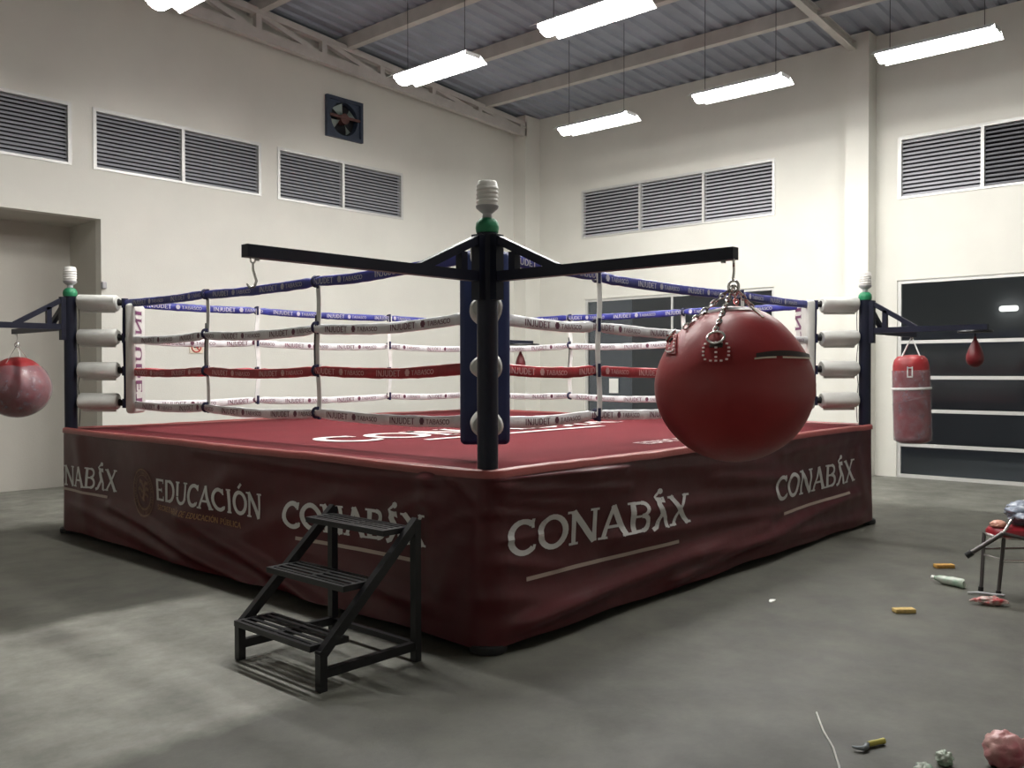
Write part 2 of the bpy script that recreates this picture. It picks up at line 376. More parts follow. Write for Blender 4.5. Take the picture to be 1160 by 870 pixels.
# small things on the walls
def fan():
    r = empty('exhaust_fan', (5.40, YW, 5.615)); tag(r, 'square dark blue exhaust fan mounted high in the left wall near the truss', 'exhaust fan')
    mb = MB(); h = .325; w = .36; t = .055
    for a in ((-w, -.06, -h), (-w, -.06, h-t)): mb.box(a, (w, .12, a[2]+t))
    for a in ((-w, -.06, -h+t), (w-t, -.06, -h+t)): mb.box(a, (a[0]+t, .12, h-t))
    # plate with a round orifice
    n = 32; vs = []; 
    for k in range(n):
        a = 2*PI*k/n; c, s_ = math.cos(a), math.sin(a); m = max(abs(c)/w, abs(s_)/h)
        vs += [(c/m, -.03, s_/m), (.265*c, -.03, .265*s_), (.265*c, .08, .265*s_)]
    fs = []
    for k in range(n):
        j = (k+1) % n; fs += [(3*k, 3*j, 3*j+1, 3*k+1), (3*k+1, 3*j+1, 3*j+2, 3*k+2)]
    mb.add(vs, fs); mb.build('fan_frame', 'fanblue', r, smooth=False)
    for k in range(4):
        a0 = 2*PI*k/4+.5; q = MB(); vs = []
        for i in range(7):
            rr = .06+.19*i/6
            for s_ in (-1, 1):
                a = a0 + s_*(.20+.16*i/6); vs.append((rr*math.cos(a), .02+s_*.035, rr*math.sin(a)))
        q.add(vs, [(2*i, 2*i+1, 2*i+3, 2*i+2) for i in range(6)]); o = q.build('fan_blade', 'fanblade', r)
    MB().tube([(0, -.05, 0), (0, .06, 0)], [.085, .085], 20).build('fan_motor', 'fanmotor', r)
    q = MB(); q.bar((-.3, -.045, .02), (.3, -.045, .02), .03, .04); q.build('motor_bracket', 'fanmotor', r)
    MB().box((-w, .13, -h), (w, .14, h)).build('fan_dark_sheet', 'void', r, smooth=False)  # dark sheet standing in for the unlit cavity behind the blades
fan()
r = empty('no_smoking_sign', (2.825, YW, 1.90)); tag(r, 'small cream no-smoking sign on the left wall behind the ropes', 'sign')
MB().box((-.10, -.012, -.085), (.10, -.001, .085)).build('sign_board', 'signc', r, smooth=False)
q = MB(); q.torus((0, -.013, 0), (1,0,0), (0,0,1), .068, .068, .009, 28, 6); q.bar((-.048, -.016, .048), (.048, -.016, -.048), .008, .012); q.build('prohibition_ring', 'signred', r)
q = MB(); q.box((-.04, -.016, -.008), (.035, -.012, .006)); q.build('cigarette', 'black', r, smooth=False)
tag(MB().rbox((1.505-.0, YW-.06, 2.63), (1.565, YW, 2.72), .012).build('junction_box', 'bulbbase'), 'tiny grey electrical box on the wall at the edge of the recess', 'junction box')
tag(MB().box((XW+.008, 6.15, 1.15), (XW+.018, 6.35, 1.42)).build('paper_sheet', 'paper', smooth=False), 'white paper sheet on the dark window behind the red rope', 'paper')

# ceiling lamps: hung industrial fixtures
def lamp():
    r = empty('ceiling_lamp')
    h = MB(); prof = [(-.25, -.022), (-.12, .055), (.12, .055), (.25, -.022), (.245, -.024), (.117, .047), (-.117, .047), (-.245, -.024)]
    vs = []; n = len(prof)
    for y in (-.63, .63): vs += [(x, y, z) for x, z in prof]
    fs = [(i, (i+1) % n, n+(i+1) % n, n+i) for i in range(n)]
    h.add(vs, fs); h.box((-.12, -.632, -.0), (.12, -.63+.005, .05)); h.box((-.12, .625, 0), (.12, .632, .05)); h.build('housing', 'lamphouse', r, smooth=False)
    # wraparound glowing lens
    vs = []; m = 9
    for y in (-.61, .61):
        for i in range(m+1):
            a = PI*i/m; vs.append((-.120*math.cos(a), y, .03-.095*math.sin(a)))
    fs = [(i, i+1, m+2+i, m+1+i) for i in range(m)] + [tuple(range(m+1)), tuple(range(2*m+1, m, -1))]
    q = MB(); q.add(vs, fs); q.build('lamp_lens', 'tube', r)
    for sy in (-1, 1):
        w = MB(); w.cyl((0, sy*.5, .05), (0, sy*.5, 1.35), .004, 6); w.build('hanging_wire', 'wire', r)
    return r
L0 = lamp()
tag(L0, 'glowing ceiling lamp closest to the exhaust fan', 'ceiling lamp', 'white ceiling lamps hung in rows')
spots = [((3.90, 4.56), None), ((3.85, 2.18), 'glowing ceiling lamp cut by the top edge above the middle of the ring'), ((.73, 4.58), 'ceiling lamp cut by the top edge at the far left'),
         ((7.12, 4.55), 'glowing ceiling lamp nearest the room corner'), ((7.05, 2.20), 'glowing ceiling lamp above the three-bay louvre on the right wall'), ((7.12, -.17), 'glowing ceiling lamp furthest right above the wall column'),
         ((3.88, -.17), 'ceiling lamp above the right side of the ring, outside the picture'), ((.73, 2.20), 'ceiling lamp above the left side of the ring, outside the picture'), ((.73, -.17), 'ceiling lamp above the nearest ring post, outside the picture')]
for i, ((x, y), lb) in enumerate(spots):
    o = L0 if i == 0 else copy_tree(L0); o.location = (x, y, 5.20)
    if lb: o['label'] = lb

# ------------------------------------------------------------------ stroke lettering
def arc(cx, cy, rx, ry, a0, a1, n=14): return [(cx+rx*math.cos(math.radians(a0+(a1-a0)*i/n)), cy+ry*math.sin(math.radians(a0+(a1-a0)*i/n))) for i in range(n+1)]
# glyph: width, list of (points, thickness), serif points (x, y)
G = {
 'C': (.74, [(arc(.40, .5, .33, .43, 48, 312, 18), .15), ([(.63, .98), (.63, .72)], .07), ([(.66, .25), (.63, .12)], .07)], []),
 'O': (.80, [(arc(.40, .5, .33, .43, 0, 360, 24), .15)], []),
 'N': (.84, [([(.14, 0), (.14, 1)], .11), ([(.12, 1), (.70, 0)], .16), ([(.70, 0), (.70, 1)], .11)], [(.14, 0), (.10, 1), (.70, 1)]),
 'A': (.80, [([(.08, 0), (.40, 1)], .11), ([(.38, 1), (.72, 0)], .16), ([(.18, .34), (.60, .34)], .09)], [(.08, 0), (.72, 0)]),
 'B': (.74, [([(.16, 0), (.16, 1)], .15), ([(.16, .95), (.40, .95)], .09), (arc(.40, .745, .20, .205, 90, -90, 9), .12), ([(.16, .52), (.40, .52)], .08), (arc(.42, .285, .23, .235, 90, -90, 9), .13), ([(.42, .05), (.16, .05)], .09)], [(.12, 0), (.12, 1)]),
 'X': (.80, [([(.10, 1), (.70, 0)], .16), ([(.68, 1), (.12, 0)], .10)], [(.10, 1), (.70, 0), (.68, 1), (.12, 0)]),
 'E': (.66, [([(.16, 0), (.16, 1)], .15), ([(.1, .95), (.58, .95)], .10), ([(.16, .5), (.48, .5)], .09), ([(.1, .05), (.60, .05)], .10), ([(.58, 1), (.58, .80)], .06), ([(.60, 0), (.60, .22)], .06), ([(.48, .60), (.48, .40)], .05)], []),
 'D': (.78, [([(.16, 0), (.16, 1)], .15), ([(.1, .95), (.34, .95)], .10), (arc(.34, .5, .33, .45, 90, -90, 14), .14), ([(.34, .05), (.1, .05)], .10)], []),
 'U': (.78, [([(.15, 1), (.15, .36)], .14), (arc(.39, .33, .24, .28, 180, 360, 12), .13), ([(.63, .33), (.63, 1)], .11)], [(.15, 1), (.63, 1)]),
 'I': (.40, [([(.20, 0), (.20, 1)], .15)], [(.20, 0), (.20, 1)]),
 'S': (.62, [(arc(.32, .74, .20, .20, 20, 250, 10) + arc(.32, .27, .22, .22, 70, -160, 10), .13)], []),
 'T': (.70, [([(.35, 0), (.35, 1)], .15), ([(.04, .95), (.66, .95)], .10)], [(.35, 0)]),
 'R': (.76, [([(.16, 0), (.16, 1)], .15), ([(.16, .95), (.40, .95)], .09), (arc(.40, .72, .20, .23, 90, -90, 9), .12), ([(.16, .49), (.40, .49)], .08), ([(.38, .49), (.68, 0)], .14)], [(.16, 0), (.12, 1), (.68, 0)]),
 'P': (.70, [([(.16, 0), (.16, 1)], .15), ([(.16, .95), (.40, .95)], .09), (arc(.40, .70, .20, .25, 90, -90, 9), .12), ([(.16, .45), (.40, .45)], .08)], [(.16, 0), (.12, 1)]),
 'L': (.60, [([(.16, 0), (.16, 1)], .15), ([(.1, .05), (.56, .05)], .10)], [(.16, 1)]),
 'J': (.50, [([(.34, 1), (.34, .25)], .14), (arc(.17, .24, .17, .20, 0, -150, 8), .12)], [(.32, 1)]),
 ' ': (.40, [], []),
}
G['Ó'] = (G['O'][0], G['O'][1] + [([(.36, 1.10), (.56, 1.30)], .10)], [])
G['Í'] = (G['I'][0], G['I'][1] + [([(.16, 1.10), (.34, 1.30)], .10)], G['I'][2])
G['Ú'] = (G['U'][0], G['U'][1] + [([(.34, 1.10), (.54, 1.30)], .10)], G['U'][2])
# boxer figure standing in for a letter
G['@'] = (.62, [([(.02, 0), (.16, .06), (.34, .40), (.36, .62)], .13), ([(.36, .60), (.50, .32), (.52, .0)], .12), ([(.52, .0), (.60, .0)], .06), ([(.35, .55), (.26, .80), (.30, 1.02)], .17), ([(.28, .98), (.44, .84), (.42, 1.02)], .08),
               ([(.24, .90), (.16, 1.06), (.32, 1.20)], .08), (arc(.37, 1.22, .045, .05, 0, 360, 8), .10)], [])
def text_mesh(mb, text, fn, H, W=None, step=.03, serif=True, adv=1.0, bold=1.0):
    """lay out text with cap height H (and total width W) through fn(u, v)"""
    tot = sum(G[c][0] for c in text)*adv; k = (W/tot) if W else H; u0 = 0
    for c in text:
        w, strokes, ser = G[c]
        st = [(p, t*bold) for p, t in strokes]
        if serif: st += [([(x-.12, min(max(y, .03), .97)), (x+.12, min(max(y, .03), .97))], .07) for x, y in ser]
        for pts, t in st:
            q = []
            for (ax, ay), (bx, by) in zip(pts[:-1], pts[1:]):
                d = math.hypot((bx-ax)*k, (by-ay)*H); n = max(1, int(d/step))
                q += [(ax+(bx-ax)*i/n, ay+(by-ay)*i/n) for i in range(n)]
            q.append(pts[-1]); vs = []
            closed = len(pts) > 6 and math.hypot(pts[0][0]-pts[-1][0], pts[0][1]-pts[-1][1]) < 1e-4
            for i, (x, y) in enumerate(q):
                if closed:
                    a = q[(i-1) % (len(q)-1)]; b = q[(i+1) % (len(q)-1)]
                else: a = q[max(i-1, 0)]; b = q[min(i+1, len(q)-1)]
                tx, ty = b[0]-a[0], b[1]-a[1]; l = math.hypot(tx, ty) or 1; nx, ny = -ty/l*t/2, tx/l*t/2
                for s_ in (-1, 1): vs.append(fn(u0+(x+s_*nx)*k, (y+s_*ny)*H))
            mb.add(vs, [(2*i, 2*i+1, 2*i+3, 2*i+2) for i in range(len(q)-1)])
        u0 += w*k*adv
    return u0

# ------------------------------------------------------------------ the boxing ring
S = 5.683; RC = S/2
ring = empty('boxing_ring', (RC, RC, 0)); tag(ring, 'boxing ring with dark red skirt, canvas and four taped ropes', 'boxing ring')
RX = Matrix.Translation((-RC, -RC, 0))
def rpart(mb, name, m, parent=None, **k):     # geometry given in room coordinates, stored relative to the ring's centre
    mb.v = [(x-RC, y-RC, z) for x, y, z in mb.v]
    return mb.build(name, m, parent or ring, **k)
# platform
mb = MB(); mb.box((.02, .02, .90), (S-.02, S-.02, .985))
for x in (.35, 2.0, 3.7, S-.35):
    for y in (.35, 2.0, 3.7, S-.35): mb.cyl((x, y, 0), (x, y, .9), .04, 12)
rpart(mb, 'platform', 'black', smooth=False)
mb = MB(); n = 40; vs = []
for i in range(n+1):
    for j in range(n+1):
        x = .0+S*i/n; y = .0+S*j/n; vs.append((x, y, 1.0+.004*noise.noise(Vector((x*1.5, y*1.5, 0)))))
mb.add(vs, [(i*(n+1)+j, (i+1)*(n+1)+j, (i+1)*(n+1)+j+1, i*(n+1)+j+1) for i in range(n) for j in range(n)])
canvas = rpart(mb, 'canvas', 'canvas')
def flat_text(txt, x0, y0, H, W, z=1.0065, bold=1):
    mb = MB(); text_mesh(mb, txt, lambda u, v: (x0+u, y0+v, z), H, W, step=.1, bold=bold)
    o = rpart(mb, 'canvas_lettering', 'canvprint', canvas, smooth=False); return o
flat_text('CONAB@X', .72, 2.22, .60, 3.75)
rpart(MB().box((1.35, 1.93, 1.005), (3.75, 2.0, 1.0075)), 'canvas_underline', 'canvprint', canvas, smooth=False)
flat_text('EDUCACIÓN', 2.15, .37, .16, 1.15)

# skirt: a rounded-square curtain with folds
OFF, CR = .03, .13
SL = S+2*OFF-2*CR; AL = PI*CR/2; P4 = SL+AL; PER = 4*P4
def path(s):
    s = (s+AL/2) % PER; q = int(s//P4); t = s-q*P4
    if t < AL:
        a = t/CR; x = -OFF+CR-CR*math.cos(PI/4*0+a*1) if False else None
        th = PI+ PI/2*0 + a       # corner arc, starting on the left side heading round to the front
        cx = -OFF+CR; cy = -OFF+CR
        x = cx+CR*math.cos(th); y = cy+CR*math.sin(th); nx, ny = math.cos(th), math.sin(th)
    else:
        x = -OFF+CR+(t-AL); y = -OFF; nx, ny = 0, -1
    for _ in range(q):   # rotate by 90 degrees about the ring's centre
        x, y = RC-(y-RC), RC+(x-RC); nx, ny = -ny, nx
    return x, y, nx, ny
RIDGES = [ # s0, z0, s1, z1, amplitude, width
 (.05, .96, 1.25, .93, .030, .016), (.06, .93, .95, .885, .026, .014), (.10, .89, 1.3, .80, .030, .020), (.10, .84, .70, .755, .018, .016), (.02, .78, .45, .70, .016, .018), (.10, .62, .5, .60, .014, .02),
 (.9, .93, 3.3, .80, .016, .05), (.1, .50, .55, .40, .016, .03), (.05, .30, .7, .18, .02, .05), (.3, .14, 3.2, .29, .055, .055), (1.9, .10, 5.2, .35, .045, .05), (1.5, .62, 3.6, .52, .03, .06), (1.2, .48, 3.4, .38, .028, .05), (2.5, .75, 4.2, .60, .02, .05),
 (3.6, .86, 5.5, .93, .015, .04), (5.25, .80, 5.5, .2, .025, .05), (2.2, .22, 5.3, .10, .03, .05),
 (-.45, .95, -.32, .20, .022, .035), (-.42, .93, -1.5, .88, .016, .02), (-.22, .95, -.10, .85, .015, .02), (-.15, .75, -.35, .66, .012, .02), (-.2, .6, -.3, .3, .02, .03), (-.5, .8, -1.1, .55, .018, .05), (-.6, .2, -1.7, .35, .03, .06), (-1.2, .9, -3.1, .94, .02, .03),
 (-1.5, .03, -3.3, .42, .06, .05), (-2.3, .04, -4.6, .36, .06, .045), (-1.3, .75, -2.6, .30, .022, .07), (-2.6, .78, -3.4, .30, .018, .08), (-3.4, .06, -5.4, .30, .025, .05), (-5.3, .95, -5.1, .1, .02, .05),
]
def wrap(s):
    s = s % PER
    return s-PER if s > PER/2 else s
def disp(s, z):
    w = wrap(s); d = .012*math.sin(w*1.9+1)+.010*math.sin(w*3.7+z*4)
    for a, b, c, e, amp, wd in RIDGES:
        dx, dz = c-a, e-b; L2 = dx*dx+dz*dz; t = ((w-a)*dx+(z-b)*dz)/L2; tt = min(1, max(0, t))
        q = math.hypot((w-a-tt*dx)*.35, z-b-tt*dz); 
        if q < wd*3: d += amp*math.exp(-(q/wd)**2)*(1-.5*tt)
    d += .02*(1-z)**2*(.6+.4*math.sin(w*1.3)) - .012*math.sin(PI*z)
    d += .010*noise.noise(Vector((w*1.4, z*3, 2))) + .0025*noise.noise(Vector((w*6, z*9, 5)))
    corner = abs(((s+P4/2) % P4)-P4/2)
    d = d*(1-.85*math.exp(-(corner/.25)**2)*(1 if abs(w) > 1 else .25)) + .012*math.exp(-(corner/.2)**2)*(1-z)
    edge = max(0, min(1, (1.0-z)/.06))
    return d*(edge**.5)
def skp(s, z, off=0):
    x, y, nx, ny = path(s); d = disp(s, z)+off; return (x+nx*d, y+ny*d, z)
zs = [1.0-.01*i for i in range(8)] + [.92-.0245*i for i in range(1, 37)]
def skirt():
    ns = 900; mb = MB(); vs = []; prof = None; rows = len(zs)
    for i in range(ns):
        s = PER*i/ns
        for j, z in enumerate(zs):
            zz = z
            if j == rows-1: zz = z+.006*math.sin(wrap(s)*2.3)+.004*math.sin(wrap(s)*7)
            vs.append(skp(s, zz))
    fs = []
    for i in range(ns):
        k = (i+1) % ns
        for j in range(rows-1): fs.append((i*rows+j, i*rows+j+1, k*rows+j+1, k*rows+j))
    mb.add(vs, fs); return rpart(mb, 'skirt', 'skirt', angle=80)
sk = skirt()
# padded hem rolled over the platform edge
def hem():
    mb = MB(); ns = 700; vs = []; m = 9
    for i in range(ns):
        s = PER*i/ns; x, y, nx, ny = path(s); w = wrap(s)
        lift = .006*math.sin(w*3.1)+.008*noise.noise(Vector((w*4, 0, 1)))
        for j in range(m):
            a = PI*(j/(m-1))*1.0; r_ = .020
            o = -.03+r_*1.6*math.cos(a)+.012; z = .997+lift*.6+r_*math.sin(a)-(.03 if j == 0 else 0)
            if j == m-1: o = -.10; z = 1.004
            vs.append((x+nx*o, y+ny*o, z))
    fs = [(i*m+j, i*m+j+1, ((i+1) % ns)*m+j+1, ((i+1) % ns)*m+j) for i in range(ns) for j in range(m-1)]
    mb.add(vs, fs); return rpart(mb, 'hem', 'hem', sk, angle=80)
hem()
T = .004
def skirt_text(txt, side, c0, z0, H, W, m='print', name='skirt_lettering', dz=0, bold=1):
    # side 'R': c0 = X of the first letter; side 'L': c0 = Y of the first letter (text runs towards the near corner)
    mb = MB(); f = (lambda u, v: skp(c0+u, z0+v+dz*u, T)) if side == 'R' else (lambda u, v: skp(-(c0-u), z0+v+dz*u, T))
    text_mesh(mb, txt, f, H, W, step=.02, bold=bold); return rpart(mb, name, m, sk, smooth=False)
def skirt_line(side, a, b, z0, z1, th=.024, m='lineprint'):
    mb = MB(); n = 60; vs = []
    for i in range(n+1):
        c = a+(b-a)*i/n; z = z0+(z1-z0)*i/n; s = c if side == 'R' else -c
        for q in (-th/2, th/2): vs.append(skp(s, z+q, T))
    mb.add(vs, [(2*i, 2*i+1, 2*i+3, 2*i+2) for i in range(n)]); rpart(mb, 'lettering_underline', m, sk, smooth=False)
skirt_text('CONAB@X', 'R', .11, .515, .205, 1.98, dz=-.022)
skirt_line('R', .27, 1.93, .375, .352)
skirt_text('CONAB@X', 'R', 3.42, .465, .21, 1.76, dz=.012)
skirt_line('R', 3.57, 5.03, .352, .382)
skirt_text('CONAB@X', 'L', 1.91, .485, .185, 1.44, dz=.035, bold=1.15)
skirt_line('L', 1.78, .60, .426, .440)
skirt_text('EDUCACIÓN', 'L', 3.755, .500, .178, 1.57, dz=.006, bold=1.05)
skirt_text('SECRETARÍA DE EDUCACIÓN PÚBLICA', 'L', 3.72, .425, .042, 1.25, m='gold', name='skirt_subtitle', dz=-.012, bold=1.2)
skirt_text('CONAB@X', 'L', 6.02, .462, .19, 1.48, dz=.02)
skirt_line('L', 5.66, 4.70, .436, .432)
def seal():
    mb = MB(); cy, cz, R = 4.0, .535, .205
    def ringm(r0, r1, n=48):
        vs = []
        for i in range(n+1):
            a = 2*PI*i/n
            for r_ in (r0, r1): vs.append(skp(-(cy-r_*math.cos(a)), cz+r_*math.sin(a), T))
        mb.add(vs, [(2*i, 2*i+1, 2*i+3, 2*i+2) for i in range(n)])
    ringm(R-.016, R); ringm(R-.060, R-.052)
    # lettering band as short radial marks, then a winged bird over a wreath
    for i in range(46):
        a = 2*PI*i/46; vs = []
        for da, r_ in ((-.035, R-.046), (.035, R-.046), (.03, R-.024), (-.03, R-.024)): vs.append(skp(-(cy-r_*math.cos(a+da)), cz+r_*math.sin(a+da), T))
        if i % 7: mb.add(vs, [(0,1,2,3)])
    def stroke(pts, t):
        vs = []
        for i, (x, y) in enumerate(pts):
            a = pts[max(i-1, 0)]; b = pts[min(i+1, len(pts)-1)]; tx, ty = b[0]-a[0], b[1]-a[1]; l = math.hypot(tx, ty)
            for s_ in (-1, 1): vs.append(skp(-(cy-(x-s_*ty/l*t/2)), cz+y+s_*tx/l*t/2, T))
        mb.add(vs, [(2*i, 2*i+1, 2*i+3, 2*i+2) for i in range(len(pts)-1)])
    stroke([(-.02, -.07), (0, -.02), (.01, .04), (-.02, .09), (-.05, .10), (-.06, .08)], .035)
    stroke([(.0, .03), (.05, .09), (.10, .08)], .03); stroke([(.0, .0), (.06, .04), (.11, .03)], .03); stroke([(-.01, -.02), (.05, -.01), (.09, -.03)], .025)
    stroke([(-.02, .0), (-.07, .04), (-.10, .02)], .03); stroke([(.02, -.07), (-.06, -.04), (-.09, .0)], .015)
    stroke([(.14*math.cos(a), .14*math.sin(a)) for a in [PI*1.05+PI*.9*i/16 for i in range(17)]], .018)
    rpart(mb, 'seal_emblem', 'seal', sk, smooth=False)
seal()

# corner posts with bag arms
def post(px, py, arms, zt, za, name='corner_post', lean=0):
    mb = MB(); mb.lathe([(.0585, .03), (.0585, zt-.006), (.052, zt), (.001, zt)], (px, py, 0), 28)
    p = rpart(mb, name, 'post')
    f = MB(); f.lathe([(.07, .0), (.105, .004), (.11, .02), (.105, .045), (.06, .06), (.055, .12)], (px, py, 0), 28); rpart(f, 'foot_plate', 'blackrub', p)
    for (dx, dy), ln in arms:
        a = MB(); d = Vector((dx, dy, 0)); o = Vector((px, py, 0))
        z0 = za+.0275
        a.bar(o+d*.05+Vector((0,0,z0)), o+d*ln+Vector((0,0,z0)), .05, .055)
        a.bar(o+d*.055+Vector((0,0,zt-.035)), o+d*.50+Vector((0,0,z0+.015)), .045, .045)
        a.bar(o+d*.20+Vector((0,0,z0)), o+d*.20+Vector((0,0,zt-.125)), .045, .045)
        a.box((-.03, -.03, za-.10), (.03, .03, zt-.02), Matrix.Translation(o+d*.065))
        q = rpart(a, 'bag_arm', 'post', p, smooth=False)
        for k in (.10,):
            b = MB(); c = o+d*(ln-.06)+Vector((0,0,z0)); b.cyl(c-Vector((0,0,.038)), c-Vector((0,0,.026)), .012, 8); rpart(b, 'arm_bolt', 'bolt', p)
    return p
PN = (.05, .05); PL = (.05, S-.05); PR = (S-.05, .05); PF = (S-.05, S-.05)
post(*PN, [((-1, 0), 1.51), ((0, -1), 1.51)], 2.325, 2.048)
post(*PL, [((-1, 0), 1.51), ((0, 1), 1.48)], 2.30, 1.965)
post(*PR, [((1, 0), 1.51), ((0, -1), 1.14)], 2.285, 1.935)
post(*PF, [((1, 0), 1.30)], 2.30, 1.97)

RZ = [2.225, 1.885, 1.565, 1.25]     # rope heights
CORN = [(PN, PI/4, 'blue', (2.30, 1.10)), (PR, 3*PI/4, 'white', (2.27, 1.17)), (PF, 5*PI/4, 'blue', (2.30, 1.10)), (PL, -PI/4, 'white', (2.215, 1.155))]
RD = .53
def corner(P, ang, kind, zz, idx):
    mt = Matrix.Translation((P[0], P[1], 0)) @ Matrix.Rotation(ang, 4, 'Z')
    for k, z in enumerate(RZ):
        dz = random.uniform(-.012, .012); tilt = random.uniform(-.03, .02)
        vs = MB(); n = 20; m = 28
        prof = [(0.075, .0), (.085, .86), (.10, 1), (.30, 1.0), (.44, 1.0), (.455, .86), (.46, .0)]
        L = []
        for x, f in prof:
            for q in range(m):
                a = 2*PI*q/m; ry, rz = .092*f, .073*f
                wob = 1+.06*math.sin(3*a+k)+.05*noise.noise(Vector((x*12, math.cos(a)*2, k+idx*7)))
                L.append(mt @ Vector((x, ry*math.cos(a)*wob, z+.02+dz+tilt*(x-.25)+rz*math.sin(a)*wob-.01*max(0, -math.sin(a)))))
        vs.add(L, [(i*m+q, i*m+(q+1) % m, (i+1)*m+(q+1) % m, (i+1)*m+q) for i in range(len(prof)-1) for q in range(m)])
        # velcro flap hanging under the pad
        vs.box((.11, -.012, z-.085+dz), (.43, .012, z-.04+dz), mt)
        pd = rpart(vs, 'turnbuckle_pad', 'pad')
        t = MB(); t.cyl(mt @ Vector((.0, 0, z+.012)), mt @ Vector((RD, 0, z)), .012, 8); t.cyl(mt @ Vector((.452, 0, z+.01)), mt @ Vector((.50, 0, z)), .028, 12); t.cyl(mt @ Vector((.40, 0, z)), mt @ Vector((.47, 0, z+.01)), .035, 12)
        rpart(t, 'turnbuckle', 'blackrub', pd)
    # vertical strap threading the rope ends
    t = MB(); pts = []
    for i in range(41):
        u = i/40; z = RZ[0]+.03+(RZ[3]-.05-RZ[0])*u
        pts.append(mt @ Vector((RD-.015, .022*math.sin(u*6+idx)*.6, z)))
    t.tube(pts, .017, 8, flat=.5)
    for z in RZ: t.cyl(mt @ Vector((RD-.01, 0, z-.045)), mt @ Vector((RD-.01, 0, z+.045)), .032, 10)
    rpart(t, 'corner_strap', 'strap')
    c = MB(); top, bot = zz
    c.rbox((RD+.04, -.155, bot), (RD+.135, .155, top), .035, mt, 5)
    cp = rpart(c, 'corner_pad', 'padb' if kind == 'blue' else 'pad')
    cp['label'] = '%s corner pad' % kind
    if kind == 'white':
        q = MB(); H = .16; W = (top-bot)*.90
        # lettering runs down the pad, letter tops to the reader's right
        text_mesh(q, 'INJUDET', lambda u, v: tuple(mt @ Vector((RD+.1375, (-.03 if idx == 3 else -.05)+(v-.0)*(-1)+.06, top-.05-u))), H, W, step=.06, bold=1.1)
        rpart(q, 'pad_lettering', 'maroon', cp, smooth=False)
for i, (P, a, kd, zz) in enumerate(CORN): corner(P, a, kd, zz, i)

